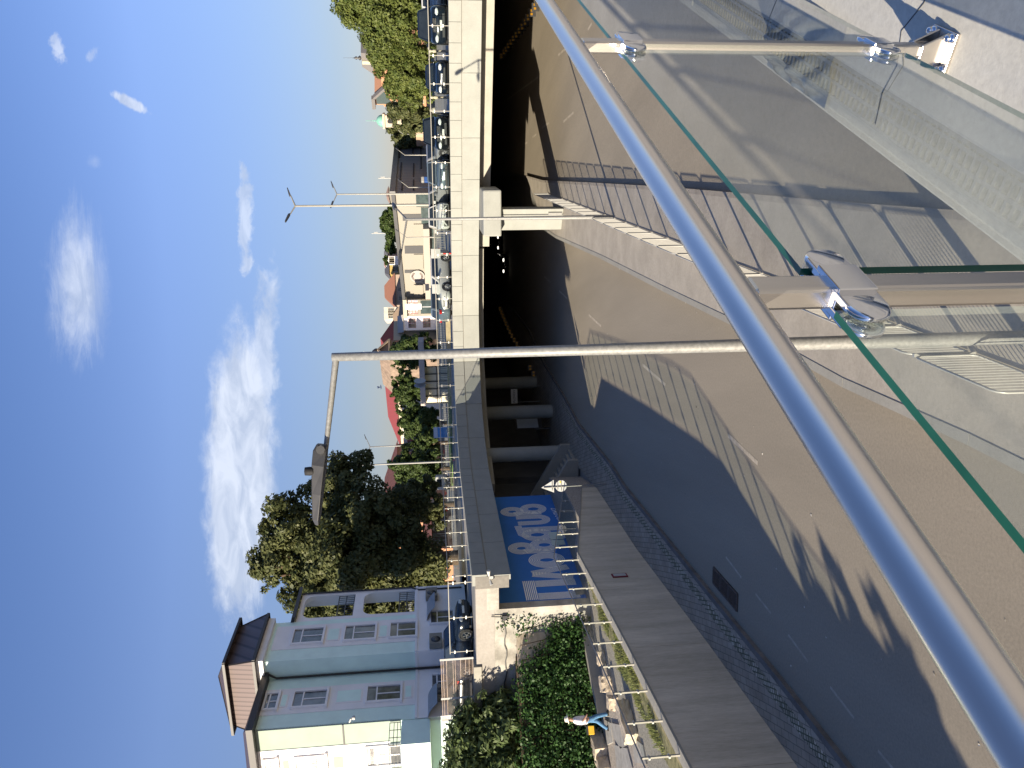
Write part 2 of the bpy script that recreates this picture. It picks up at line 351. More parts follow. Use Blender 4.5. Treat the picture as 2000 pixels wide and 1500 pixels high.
tr = N(n, 'ShaderNodeValToRGB'); L(sx.outputs['Z'], tr.inputs[0])
for i, (ps, c) in enumerate(((0., (.62, .545, .69)), (.10, (.69, .61, .74)), (.31, (1.05, .94, 1.17)), (.6, (.76, .84, 1.15)))):
    e = tr.color_ramp.elements[i] if i < 2 else tr.color_ramp.elements.new(ps)
    e.position = ps; e.color = c4(c)
hs = N(n, 'ShaderNodeMix', data_type='RGBA', blend_type='MULTIPLY'); hs.inputs[0].default_value = 1.; L(sky.outputs[0], hs.inputs[6]); L(tr.outputs[0], hs.inputs[7])
lit = N(n, 'ShaderNodeValToRGB'); lit.color_ramp.elements[0].position = .36; lit.color_ramp.elements[0].color = (3.5, 4.0, 5.0, 1); lit.color_ramp.elements[1].position = .62; lit.color_ramp.elements[1].color = (5.2, 5.6, 6.4, 1); L(nD, lit.inputs[0])
mxc = N(n, 'ShaderNodeMix', data_type='RGBA'); L(dn, mxc.inputs[0]); L(hs.outputs[2], mxc.inputs[6]); L(lit.outputs[0], mxc.inputs[7]); L(mxc.outputs[2], bg.inputs[0])
S.view_settings.view_transform = 'Standard'; S.view_settings.look = 'None'; S.view_settings.gamma = 1; S.view_settings.exposure = 1.25; S.view_settings.use_curve_mapping = False
S.cycles.max_bounces = 8; S.cycles.transparent_max_bounces = 24; S.cycles.use_denoising = True; S.cycles.sample_clamp_indirect = 6

# ------------------------------------------------------------------ ground, road, median, bank
E = [(31.5, 29.5), (19.77, 39.41), (14.2, 44.12), (8.21, 48.64), (4.6, 50.7), (1.6, 51.5), (-1.2, 50.6), (-3.3, 48.7), (-4.98, 46.0), (-8.43, 34.08), (-13.92, 35.79), (-30, 40.8)]
ZD, ZC, ZG = 7.2, 7.34, 1.9                          # plaza, coping top, garden
RK = [(10.6, 52), (9.15, 47.3), (5.84, 35.0), (3.19, 25.7), (1.15, 18.3), (-.12, 14.2), (-.99, 10.7), (-2.6, 5), (-5.6, -6)]   # wall foot right of the road
LK = [(7.6, 80), (4.6, 68), (1.35, 59.4), (-1., 51), (-2.68, 45.9), (-4.31, 37.7), (-5.05, 35.1), (-6.2, 29), (-7.1, 24.3), (-8.0, 19.4), (-8.68, 16.1), (-10.2, 9), (-13, -4)]
mb = MB(); mb.quad((-2500, -500, -.02), (2500, -500, -.02), (2500, 3500, -.02), (-2500, 3500, -.02)); struct('ground', mb, PAVE)
mb = MB(); rr = [(16, 75), (24, 100)]
mb.prism([(-30, -20), (-5, -20)]+RK[::-1]+[(13.5, 62), (24, 100), (12, 100)]+LK+[(-30, -10)], -.01, 0.); struct('road', mb, ASPH)
mb = MB()
def dash(mb, p0, p1, w, z=.004):
    d = (Vector(p1)-Vector(p0)).normalized(); q = Vector((d.y, -d.x))*w/2; p0, p1 = Vector(p0), Vector(p1)
    mb.quad((p0.x+q.x, p0.y+q.y, z), (p1.x+q.x, p1.y+q.y, z), (p1.x-q.x, p1.y-q.y, z), (p0.x-q.x, p0.y-q.y, z))
for (xa, ya, xb, yb) in ((1150, 615, 1174, 637), (1255, 712, 1300, 752), (1422, 850, 1480, 905), (1092, 568, 1108, 583), (1063, 540, 1075, 551)):
    a, b = G(xa, ya, 0), G(xb, yb, 0); dash(mb, a[:2], b[:2], .13)
for (xa, ya, xb, yb) in ((1418, 1088, 1448, 1128), (1476, 1160, 1506, 1198), (1540, 1240, 1578, 1292), (1622, 1342, 1668, 1402), (1715, 1466, 1760, 1520)):
    a, b = G(xa, ya, 0), G(xb, yb, 0); dash(mb, a[:2], b[:2], .07)
struct('lane_markings', mb, PAINTL)
# median (raised pavement between the carriageways) with its road-side wall and kerb
ZM = .85
MR = [(16.5, 60.5), (13.86, 52), (9.8, 37.2), (6.41, 24.95), (3.03, 13.1), (1.2, 6.5), (-2, -6)]
mb = MB(); mb.prism([RK[i] for i in range(len(RK))]+MR[::-1], -.05, ZM); struct('median_pavement', mb, MEDIAN)
wl = thing('concrete_wall', 'low pale concrete wall along the right kerb of the sunken road under the metal fence', 'wall', (3.2, 25.7, 0))
mb = MB(); mb.strip(RK, -.02, .16, 0, ZM+.012, gap=.012, step=6.); build('wall', mb, CONC, wl)
mb = MB(); mb.strip(RK, -.40, -.021, -.02, .07, gap=.008, step=1.4); struct('kerb', mb, KERB)
mb = MB(); mb.prism([(16.5, 60.5), (13.86, 52), (9.8, 37.2), (6.41, 24.95), (3.03, 13.1), (1.2, 6.5), (-2, -6), (60, -6), (60, 100), (28, 100)], -.05, ZM-.11); struct('side_road', mb, ASPH)
mb = MB(); mb.strip(MR, -.0, .14, .1, ZM+.003, gap=.006, step=1.1); struct('median_kerb', mb, KERB)
mb = MB()
for (xa, ya, xb, yb) in ((1158, 182, 1180, 160), (1100, 238, 1120, 220), (1058, 250, 1072, 240), (1148, 58, 1156, 45), (1090, 108, 1108, 92), (1024, 281, 1030, 278), (1040, 268, 1048, 262), (990, 195, 1052, 150)):
    a, b = G(xa, ya, ZM-.106), G(xb, yb, ZM-.106); dash(mb, a[:2], b[:2], .13, ZM-.106)
struct('side_road_markings', mb, PAINTL)
# left pavement with its cobbled edge, kerb and drain
WB = [(-5.2, 46.5), (-5.79, 41.2), (-7.45, 33.0), (-8.0, 29.2), (-8.7, 24.4), (-9.7, 18.4), (-10.2, 16.4), (-13.2, 10.2), (-16, 4)]
mb = MB(); mb.prism([(x+.0, y) for x, y in LK]+WB[::-1]+[(-6.2, 50), (-4, 62), (2, 90)], -.05, .13); struct('sidewalk', mb, PAVER)
mb = MB(); mb.strip(LK, -.0, -.18, -.03, .134, gap=.006, step=1.3); struct('sidewalk_kerb', mb, mat('dark kerb', (.13, .12, .11), .9, var=.25, scale=2., fine=.3))
mb = MB(); mb.strip(LK[3:], .20, .52, .0, .137); struct('cobble_strip', mb, COBB)
gr = thing('drain_grate', 'rusty iron drain grate of three panels at the foot of the left kerb', 'drain grate', (-6.85, 23.1, 0))
mb = MB(); d1 = (Vector(LK[9])-Vector(LK[8])).normalized(); p1 = Vector((-6.62, 24.0)); nrm = Vector((-d1.y, d1.x))
for k in range(3):
    a = p1+d1*(k*.66); q = [a, a+d1*.62, a+d1*.62+nrm*.52, a+nrm*.52]; q = [Vector((v.x, v.y, .02)) for v in q]
    for i in range(4): mb.bar(q[i], q[(i+1) % 4], .05, .04)
    for j in range(1, 9): mb.bar(q[0].lerp(q[1], j/9), q[3].lerp(q[2], j/9), .024, .03)
build('grate', mb, mat('rusty iron', (.085, .065, .055), .85, var=.35, scale=20), gr)
mb = MB(); mb.prism([(p1+d1*-.03-nrm*.03)[:], (p1+d1*1.98-nrm*.03)[:], (p1+d1*1.98+nrm*.56)[:], (p1+d1*-.03+nrm*.56)[:]], .001, .006); build('pit', mb, BLACK, gr)
# sunken garden and its retaining wall
GW = WB[1:]
mb = MB(); mb.prism(GW+[(-60, 0), (-60, 48), (-12.4, 48), (-7.3, 48), (-5.8, 46.5)], -.05, ZG); struct('garden_ground', mb, GRAVEL)
rw = thing('retaining_wall', 'long board-marked grey concrete wall holding the sunken garden beside the road', 'wall', (-8.6, 24.4, 0))
mb = MB(); mb.strip(GW, -.02, .28, 0, [.9, 2.72, 2.72, 2.72, 2.72, 2.72, 2.5, 2.4], gap=.014, step=9.); build('wall', mb, CONCW, rw)
mb = MB(); mb.strip(GW, -.05, .31, [.9, 2.72, 2.72, 2.72, 2.72, 2.72, 2.5, 2.4], [.95, 2.79, 2.79, 2.79, 2.79, 2.79, 2.57, 2.47], gap=.01, step=3.2); build('coping', mb, CONC, rw)
def gx(*a): return [tuple(G(x, y, ZG+.03)[:2]) for x, y in a]
mb = MB(); gp = gx((1150, 1128), (1163, 1180), (1185, 1235), (1207, 1290), (1226, 1335), (1250, 1390), (1282, 1450), (1330, 1540)); gin = offs(GW, .29)
mb.prism(gp+[gin[4], gin[3], gin[2], gin[1]], ZG-.05, ZG+.05); struct('lawn', mb, mat('lawn ground', (.13, .14, .05), .95, var=.4, scale=3., col2=(.30, .25, .13)))
mb = MB(); gl = gx((1140, 1150), (1158, 1245), (1172, 1320), (1188, 1392)); mb.strip(gl, 0, .3, ZG, ZG+.45); gwall = thing('garden_kerb_wall', 'low grey concrete edging wall between the ivy bed and the gravel path', 'wall', gl[1]+(ZG,)); build('wall', mb, CONC, gwall)
# grass blades (stuff)
tri = [(gp[i], gin[4-round(i*3/7)]) for i in range(8)]; q = []
for _ in range(15000):
    i = random.random()*6.99; k = int(i); f_ = i-k; w = random.random(); a = lerp(tri[k][0], tri[k+1][0], f_); b = lerp(tri[k][1], tri[k+1][1], f_); p = lerp(a, b, w)
    pt = math.sin(p[0]*2.1+p[1]*1.3)+math.sin(p[1]*2.7-p[0]); 
    if pt < -.7 and random.random() < .8: continue
    h = random.uniform(.03, .1)*(1.2+.5*pt); a_ = random.uniform(0, 6.28); c, s_ = math.cos(a_)*.018, math.sin(a_)*.018; lx, ly = random.gauss(0, .03), random.gauss(0, .03)
    z = ZG+.05; q += [(p[0]-c, p[1]-s_, z), (p[0]+c, p[1]+s_, z), (p[0]+c*.2+lx, p[1]+s_*.2+ly, z+h), (p[0]-c*.2+lx, p[1]-s_*.2+ly, z+h)]
go = leafmesh('grass', np.array(q), GRASSM); tag(go, 'short sunlit grass strip between the gravel path and the wall', 'grass', kind='stuff')
# plaza slab (also the roof of the underpass) and distant city ground
mb = MB(); mb.prism([tuple(p) for p in offs(E, .08)]+[(-2400, 60), (-2400, 3400), (2400, 3400), (2400, 300), (200, 29.5)], 6.35, ZD); struct('plaza', mb, PAVE)
mb = MB(); a = offs(E, 7.); b = offs(E, 16.); mb.strip(E, 9.5, 17.5, ZD-.02, ZD+.006); struct('street', mb, mat('street asphalt', (.17, .165, .16), .85, var=.15, scale=.8))
# ------------------------------------------------------------------ the bridge over the road
br = thing('road_bridge', 'pale concrete bridge over the sunken road with jointed coping and panelled fascia', 'bridge', (1.6, 51.5, ZD))
mb = MB(); mb.strip(E[:-2], 0, .55, 6.68, ZC, gap=.02, step=1.05); build('coping', mb, CONCP, br)
mb = MB(); mb.strip(E[:-2], .05, .30, 5.62, 6.64, gap=.022, step=3.0); build('fascia', mb, CONCP, br)
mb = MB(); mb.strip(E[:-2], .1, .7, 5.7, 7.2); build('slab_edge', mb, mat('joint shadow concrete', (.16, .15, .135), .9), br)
mb = MB(); mb.strip(E[:4], 1.25, 2.2, 4.86, 6.36); mb.strip(E[3:9], 1.25, 2.0, 5.22, 6.36); build('girder', mb, CONC, br)
# pier with hammerhead
pc = Vector((9.35, 44.6, 0)); bd = (Vector(E[2])-Vector(E[3])).normalized(); bdn = Vector((bd.y, -bd.x))*-1
def hz(v, z): return Vector((v[0], v[1], z))
mb = MB(); cA = D(966, 462, 44.2); cB = D(966, 371, 43.4)
for k, (w, z0, z1) in enumerate(((0, 4.55, 5.6),)):
    a, b = Vector(cA[:2]), Vector(cB[:2]); e = (b-a).normalized(); nn = Vector((-e.y, e.x))
    if nn.y < 0: nn = -nn
    mb.prism([a, b, b+nn*3.4, a+nn*3.4], z0, z1)
pr = build('hammerhead', mb, CONCP, br, bevel=.09)
mb = MB(); a2 = Vector(D(1050, 449, 45.2)[:2]); b2 = Vector(D(1050, 408, 44.2)[:2]); e = (b2-a2); mb.prism([a2, b2, b2+nn*1.6, a2+nn*1.6], ZM, 4.6); build('pier', mb, CONCP, br, bevel=.05)
mb = MB(); p = a2.lerp(b2, .72)-nn*.05; mb.tube([hz(p, ZM), hz(p, 4.6)], .035, 6); mb.box((p.x, p.y, 1.35), (.35, .12, .8), rz=math.atan2(e.y, e.x)); build('conduit', mb, GALV, br)
# side walls and columns of the underpass, end wall added to keep it dark
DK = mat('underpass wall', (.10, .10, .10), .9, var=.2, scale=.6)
tw = thing('underpass_wall', 'dim far walls closing the long dark underpass beneath the bridge', 'wall', (5, 100, 0))
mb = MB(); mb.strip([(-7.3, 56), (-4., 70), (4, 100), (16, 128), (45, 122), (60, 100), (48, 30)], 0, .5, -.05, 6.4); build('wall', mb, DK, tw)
def column(p, r, z0, z1, label):
    c = thing('concrete_column', label, 'column', (p[0], p[1], z0), 'columns under the bridge'); mb = MB(); mb.lathe([(r, z0), (r, z1)], (p[0], p[1], 0), 20); mb.box((p[0], p[1], z1+.0), (r*2.3, r*2.3, .3)); build('shaft', mb, CONCP, c)
column(D(1000, 888, 49.5)[:2], .48, .13, 6.2, 'thick round pale column beside the stairs in the underpass entrance')
column(D(1000, 806, 56)[:2], .5, .13, 6.2, 'round dim column behind the display board in the underpass')
column(D(1000, 748, 64)[:2], .5, .13, 6.2, 'round dim column farthest along the left pavement of the underpass')
# light wall with mural panels behind the columns
pw = thing('mural_panels_wall', 'dark blue and grey painted wall behind the columns and stairs under the bridge', 'wall', (-8.5, 58, 0))
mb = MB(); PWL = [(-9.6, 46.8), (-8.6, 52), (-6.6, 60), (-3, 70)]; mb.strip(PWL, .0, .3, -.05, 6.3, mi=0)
A_ = offs(PWL, -.0)
for i, (t0, t1, m_, z0, z1) in enumerate(((.05, .2, 2, 1.2, 5.6), (.22, .33, 1, 1.5, 5.6), (.35, .48, 2, 1.2, 5.4), (.52, .62, 1, 2.5, 5.8), (.64, .73, 2, 1.8, 5.4), (.8, .88, 1, 2, 5.5))):
    P = along([Vector((x, y, 0)) for x, y in PWL], 30.)[0]; 
    pts = []
    T = [(Vector(PWL[k+1])-Vector(PWL[k])).length for k in range(3)]; tot = sum(T)
    for tt in (t0, t1):
        s_ = tt*tot; k = 0
        while k < 2 and s_ > T[k]: s_ -= T[k]; k += 1
        pts.append(Vector(PWL[k]).lerp(Vector(PWL[k+1]), s_/T[k])+Vector((.06, -.02)))
    mb.quad(hz(pts[0], z0), hz(pts[1], z0), hz(pts[1], z1), hz(pts[0], z1), mi=m_)
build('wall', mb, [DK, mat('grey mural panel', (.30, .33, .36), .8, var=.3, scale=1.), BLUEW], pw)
# ------------------------------------------------------------------ blue mural wall with the striped lettering
W0, W1 = Vector((-10.5, 34.9)), Vector((-6.8, 46.2)); wt = (W1-W0).normalized(); wn = Vector((wt.y, -wt.x))
bw = thing('mural_wall', 'bright blue wall under the bridge wing with giant white striped lettering', 'mural wall', (W0.x, W0.y, ZG))
mb = MB(); mb.prism([W0-wt*.0, W1, W1-wn*.3, W0-wn*.3], .2, 6.35); build('wall', mb, BLUEW, bw)
def mp_(s, z, off=.012): p = W0+wt*s+wn*off; return Vector((p.x, p.y, z))
lm = MB()
def stripes(pts, width, k=7, closed=False):
    P = [Vector(p) for p in pts]; n_ = len(P)
    def nr(i):
        a = P[(i-1) % n_] if closed or i > 0 else P[i]; b = P[(i+1) % n_] if closed or i < n_-1 else P[i]; d = (b-a).normalized(); return Vector((-d.y, d.x))
    for j in range(k):
        o0 = -width/2+width*(j+.0)/k; o1 = o0+width/k*.58; vs = []
        for i in range(n_):
            q = nr(i); a = P[i]+q*o0; b = P[i]+q*o1; vs += [mp_(*a), mp_(*b)]
        fs = [(2*i, 2*i+1, 2*i+3, 2*i+2) for i in range(n_-1)]
        if closed: fs.append((2*n_-2, 2*n_-1, 1, 0))
        lm.add(vs, fs)
def arc(c, rx, rz, a0, a1, k=28): return [(c[0]+rx*math.cos(R(a0+(a1-a0)*i/k)), c[1]+rz*math.sin(R(a0+(a1-a0)*i/k))) for i in range(k+1)]
stripes([(1.0, 4.48), (2.62, 4.48)], .62); stripes([(1.26, 4.14), (1.26, 2.17)], .55); stripes([(2.34, 4.14), (2.34, 2.17)], .55)
stripes([(2.74, 2.2), (3.18, 4.18)], .46); stripes([(3.28, 4.18), (3.72, 2.3)], .46)
stripes(arc((4.46, 3.26), .44, .64, 0, 360, 40)[:-1], .60, closed=True)
stripes([(5.38, 2.75), (5.38, 4.4)], .44); stripes(arc((5.76, 4.42), .36, .46, 0, 360, 40)[:-1], .48, closed=True); stripes(arc((5.98, 3.16), .40, .54, 0, 360, 40)[:-1], .48, closed=True)
stripes([(8.2, 4.32), (7.2, 4.22), (6.86, 3.9)], .40); stripes(arc((7.1, 3.38), .42, .60, 0, 360, 40)[:-1], .50, closed=True); stripes([(7.74, 4.1), (7.74, 2.1)]+arc((7.26, 2.1), .48, .40, 0, -175), .50)
stripes([(8.48, 4.28), (8.48, 3.1)]+arc((8.82, 3.1), .34, .46, 180, 360)+[(9.16, 4.32)], .46)
stripes([(9.62, 2.8), (9.62, 4.4)], .42); stripes(arc((9.92, 4.46), .34, .44, 0, 360, 40)[:-1], .46, closed=True); stripes(arc((10.14, 3.2), .40, .54, 0, 360, 40)[:-1], .46, closed=True)
build('lettering', lm, MURW, bw, fixn=False)
def text(body, size, at, xdir, zdir, m, parent, name='lettering', shear=0., align='CENTER', ext=.002):
    cu = bpy.data.curves.new('t', 'FONT'); cu.body = body; cu.size = size; cu.align_x = align; cu.align_y = 'CENTER'; cu.extrude = ext; cu.shear = shear
    o = bpy.data.objects.new('t', cu); COL.objects.link(o); bpy.context.view_layer.update(); me = bpy.data.meshes.new_from_object(o.evaluated_get(bpy.context.evaluated_depsgraph_get())); bpy.data.objects.remove(o)
    x = Vector(xdir).normalized(); z = Vector(zdir).normalized(); y = x.cross(z)*-1
    M = Matrix((x, z, x.cross(z))).transposed().to_4x4(); M.translation = Vector(at); me.transform(M)
    off = Vector((0, 0, 0)); q = parent
    while q: off += q.location; q = q.parent
    me.transform(Matrix.Translation(-off)); me.materials.clear(); me.materials.append(m); o = bpy.data.objects.new(name, me); COL.objects.link(o); o.parent = parent; return o
text('заедно', .52, mp_(9.2, 1.95), (wt.x, wt.y, .12), (0, 0, 1), MURW, bw, 'small_lettering', shear=.3)
nb = thing('notice_board', 'pair of pale blank notices fixed low on the blue mural wall', 'notice board', mp_(6.5, 2.1)); mb = MB()
for (s0, s1) in ((5.85, 6.35), (6.45, 7.25)):
    mb.prism([mp_(s0, 0, .03)[:2], mp_(s1, 0, .03)[:2], mp_(s1, 0, .05)[:2], mp_(s0, 0, .05)[:2]], 2.05, 2.75)
build('sheet', mb, mat('pale notice', (.50, .58, .54), .6, var=.04), nb)
# stairs beside the mural, up to the plaza
st = thing('staircase', 'concrete steps with sloping side walls climbing beside the blue mural under the bridge', 'staircase', (-7, 47.5, .1))
s0 = Vector(D(1120, 905, 46.5)[:2]); sdir = Vector((-.86, .25)).normalized(); sw = Vector((-sdir.y, sdir.x)); sw = sw if sw.y > 0 else -sw
mb = MB()
for k in range(13):
    a = s0+sdir*(k*.31); mb.prism([a, a+sdir*.31, a+sdir*.31+sw*2.4, a+sw*2.4], 0.1, .13+.17*(k+1))
build('steps', mb, CONC, st)
for o_ in (-.28, 2.4):
    mb = MB(); a = s0+sw*o_-sdir*.3; b = a+sdir*4.6; w_ = sw*.28; mb.prism([a, b, b+w_, a+w_], .1, [.75, 3.3, 3.3, .75]); build('side_wall', mb, CONC, st)
# concrete wall under the coping left of the mural, terrace and ivy wall
cw = thing('abutment_wall', 'stained pale concrete wall below the bridge corner above the ivy', 'wall', (-11, 34.9, ZG))
CWL = [(-10.2, 34.72), (-13.92, 35.88), (-30, 40.9)]
mb = MB(); mb.strip(CWL, .02, .5, ZG-.1, [6.7, 6.98, 6.98]); 
mb.strip([(-8.5, 34.15), (-10.2, 34.68)], .02, .5, 6.15, 6.69); build('wall', mb, mat('stained concrete', (.25, .235, .205), .9, var=.25, scale=1.1, fine=.3, bump=.15, col2=(.33, .315, .28)), cw)
mb = MB(); mb.strip([(-13.0, 35.52), (-13.92, 35.79), (-30, 40.8)], -.06, .6, 6.98, 7.34); build('cap', mb, CONC, cw)
mb = MB(); 
for zz, x0, x1 in ((5.85, -10.6, -14.6),):
    pts = []
    for k in range(15):
        x = x0+(x1-x0)*k/14; y = 34.72+(x+10.2)*(-.312)-.03; pts.append((x, y, zz+.05*math.sin(k*1.7)+.03*math.sin(k*.6)))
    mb.tube(pts, .03, 5)
mb.tube([(-10.5, 34.74, 6.5), (-10.55, 34.75, 6.0), (-10.65, 34.78, 5.85)], .025, 5); mb.box((-10.6, 34.74, 5.9), (.2, .12, .25)); build('cable', mb, DARKM, cw)
fl = thing('floodlight', 'small white twin floodlight under the bridge corner', 'floodlight', (-8.55, 34.0, 6.55)); mb = MB(); mb.box((-8.55, 34.03, 6.5), (.12, .1, .18)); mb.tube([(-8.45, 33.95, 6.6), (-8.2, 33.85, 6.62)], [.05, .09], 8); mb.tube([(-8.65, 33.98, 6.55), (-8.85, 33.9, 6.5)], [.04, .08], 8); build('lamp', mb, WHITE, fl)
IV = [(-11.35, 35.15), (-13.6, 34.15), (-16.9, 32.9), (-21, 31.4)]
iw = thing('terrace_wall', 'stone terrace wall almost hidden under ivy beside the garden path', 'wall', (-14, 34, ZG))
mb = MB(); mb.strip(IV, .05, .5, ZG-.1, 5.35); build('wall', mb, LIME, iw)
mb = MB(); mb.prism(IV[1:]+[(-30, 33), (-30, 40.9), (-13.92, 35.85), (-12.6, 35.4)], ZG, 5.4); struct('terrace', mb, SOIL)
iv = thing('ivy', 'dense dark green ivy hanging over the terrace wall behind the walking person', 'ivy', (-14, 34, ZG)); bl_ = []
for k in range(26):
    t = k/25; p = lerp(IV[0], IV[1], t*3) if t < 1/3 else (lerp(IV[1], IV[2], t*3-1) if t < 2/3 else lerp(IV[2], IV[3], t*3-2))
    for z in (2.5, 3.3, 4.1, 4.9):
        if z > 3.0+t*8.5: continue
        bl_.append((p[0]+.05, p[1]-.12, z+random.uniform(-.15, .15), .75, .34, .65))
for x, z in ((-11.0, 5.35), (-10.9, 4.6), (-11.1, 3.9), (-11.3, 5.0), (-10.75, 5.9)): bl_.append((x, 34.8, z, .42, .2, .42))
leafmesh('leaves', cards(bl_, 34000, .115, sub=14, seed=3, elong=1.15, spread=.5, shell=.6), IVYL, iv)
mb = MB(); 
for k in range(8): x = -11.2-k*.6; y = 35.1+(x+11.35)*.43; mb.tube([(x, y-.05, ZG), (x+.2, y-.12, 3.4), (x-.1, y-.14, 5.2)], .02, 4)
build('stem', mb, BARK, iv)
sh = thing('shrub', 'leafy laurel shrub on the terrace in front of the mint building', 'shrub', (-16.5, 35, 5.4))
bl_ = [(-15.0, 35.3, 6.6, 1.0, .9, 1.1), (-16.1, 35.2, 7.1, 1.2, 1.1, 1.6), (-17.4, 34.8, 7.2, 1.3, 1.1, 1.5), (-18.8, 34.5, 7.3, 1.3, 1.1, 1.6), (-20.2, 34.4, 7.3, 1.2, 1.2, 1.5), (-15.6, 34.5, 6.1, .9, .8, .8), (-17.2, 34.1, 6.1, 1., .8, .8)]
leafmesh('leaves', cards(bl_, 26000, .135, sub=18, seed=5, elong=2.2, spread=.36), SHRL, sh); mb = MB()
for b in bl_: mb.tube([(-17, 35.2, 5.3), (b[0]*.6-6.8, 35.1, 5.9), b[:3]], [.05, .035, .015], 5)
build('stem', mb, BARK, sh)
# garden blocks
blocks = [(1180, 1285, .55, .4, .3, 12, 'long rough stone block lying in the grass behind the railing'), (1192, 1335, .6, .45, .42, 20, 'squarish cream limestone block in the grass between two railing posts'), (1205, 1372, .5, .45, .38, 5, 'worn limestone block beside the railing near the walking person'), (1235, 1408, 1.5, .55, .45, 62, 'long grey stone slab with bright end lying on the lawn'), (1180, 1452, 1.3, .6, .55, 75, 'large hewn limestone bench block at the edge of the flagged path'), (1128, 1378, .7, .35, .4, 60, 'pale carved stone fragment behind the walking person'), (1142, 1450, .6, .5, .4, 30, 'weathered ribbed stone fragment in front of the ivy'), (1137, 1195, .9, .3, .25, 40, 'flat pale stone at the foot of the concrete wall'), (1188, 1492, .9, .5, .5, 70, 'cream limestone block next to the frame edge on the path')]
for (x, y, l, w, h, a, lab) in blocks:
    p = G(x, y, ZG+.02); t = thing('stone_block', lab, 'stone block', p, 'stone blocks in the garden'); mb = MB(); bm = bmesh.new(); bmesh.ops.create_cube(bm, size=1.); bmesh.ops.subdivide_edges(bm, edges=bm.edges, cuts=4, use_grid_fill=True)
    for v in bm.verts: v.co = Vector((v.co.x*l, v.co.y*w, (v.co.z+.5)*h)); v.co += Vector((random.gauss(0, .018), random.gauss(0, .018), random.gauss(0, .012)))
    M = Matrix.Translation(p) @ Matrix.Rotation(R(a), 4, 'Z'); mb.add([M @ v.co for v in bm.verts], [[v.index for v in f.verts] for f in bm.faces]); bm.free(); build('stone', mb, LIME, t)
fs_ = MB(); 
for (pts) in (((1193, 1412), (1220, 1418), (1232, 1450), (1212, 1462), (1198, 1440)), ((1200, 1455), (1225, 1462), (1235, 1500), (1205, 1500)), ((1235, 1440), (1255, 1455), (1262, 1492), (1240, 1490)), ((1180, 1405), (1192, 1412), (1196, 1450), (1186, 1455))):
    fs_.prism([tuple(G(x, y, ZG+.05)[:2]) for x, y in pts], ZG-.02, ZG+.055)
struct('flagstones', fs_, mat('flagstone', (.30, .29, .27), .9, var=.25, scale=3., bump=.3))
# ------------------------------------------------------------------ glass railings
def railing(label, poly, zb, hgt, step, group=None, start=.1, end=.1, post=.026, raild=.045, pm=GALVD, clamp=True, name='glass_railing'):
    """poly: 3-D points of the base line; posts, clamps, panels and one handrail"""
    P = [Vector(p) for p in poly]; t = thing(name, label, 'railing', P[0], group); top = [p+Vector((0, 0, hgt)) for p in P]
    mb = MB(); mb.tube(top, raild/2, 8); build('handrail', mb, pm, t)
    A = along(P, step, start, end); up = Vector((0, 0, 1))
    for i, (p, d) in enumerate(A):
        mb = MB(); mb.bar(p, p+up*(hgt-.01), post, post, up=d); po = build('post', mb, pm, t)
        if clamp:
            for h in (hgt*.28, hgt*.8): mb = MB(); mb.box(p+up*h, (.15, .05, .05), rz=math.atan2(d.y, d.x)); build('clamp', mb, CHROMEP, po)
        if i < len(A)-1:
            q = A[i+1][0]; dd = (q-p).normalized(); mb = MB(); mb.bar(p+dd*.05+up*(hgt*.53), q-dd*.05+up*(hgt*.53), .012, hgt*.80); build('glass_panel', mb, GLASSF, t)
    return t
EB = offs(E, .28)
railing('steel and glass railing along the sunlit main edge of the bridge', [(x, y, ZC) for x, y in EB[:9]], ZC, 1.06, 1.5)
railing('steel and glass railing along the shaded bridge wing above the blue mural', [(x, y, ZC) for x, y in (EB[8], EB[9])], ZC, 1.06, 1.45, start=.6, end=.25)
railing('short glass railing at the bridge corner in front of the white building', [(x, y, ZC) for x, y in ((EB[9][0]-.1, EB[9][1]+.03), (-12.35, 35.55))], ZC, 1.06, 1.9)
gwm = offs(GW, .13)
GRP = [(gwm[0][0], gwm[0][1], .95)]+[(gwm[i][0], gwm[i][1], 2.79) for i in range(1, 6)]+[(gwm[6][0], gwm[6][1], 2.57), (gwm[7][0], gwm[7][1], 2.47)]
railing('glass railing with flat posts on top of the sunken garden wall', GRP, 2.79, 1.02, 1.5, post=.05, pm=GALVD, start=.05)
# bar grille fence on the abutment
gf = thing('grille_fence', 'thin rusty wire grille fence between white posts in front of the white building', 'fence', (-12.7, 35.7, ZC)); gd = (Vector((-30, 40.8))-Vector((-13.92, 35.79))).normalized()
g0 = Vector((-12.62, 35.62)); GP = [0, 2.15, 3.4, 5.4]
for k in GP:
    p = g0+gd*k; mb = MB(); mb.bar((p.x, p.y, ZC), (p.x, p.y, ZC+1.55), .09, .06); build('post', mb, WHITE, gf)
for k in range(3):
    a, b = g0+gd*(GP[k]+.06), g0+gd*(GP[k+1]-.06); mb = MB(); nb_ = int((b-a).length/.06)
    for i in range(nb_+1): p = a.lerp(b, i/nb_); mb.bar((p.x, p.y, ZC+.03), (p.x, p.y, ZC+1.5), .008, .008)
    for z in (.03, .2, .37, .6, .85, .95, 1.25, 1.4, 1.5): mb.bar(hz(a, ZC+z), hz(b, ZC+z), .014, .014)
    build('grille', mb, mat('rusty wire', (.42, .33, .27), .7, var=.3, scale=3), gf)
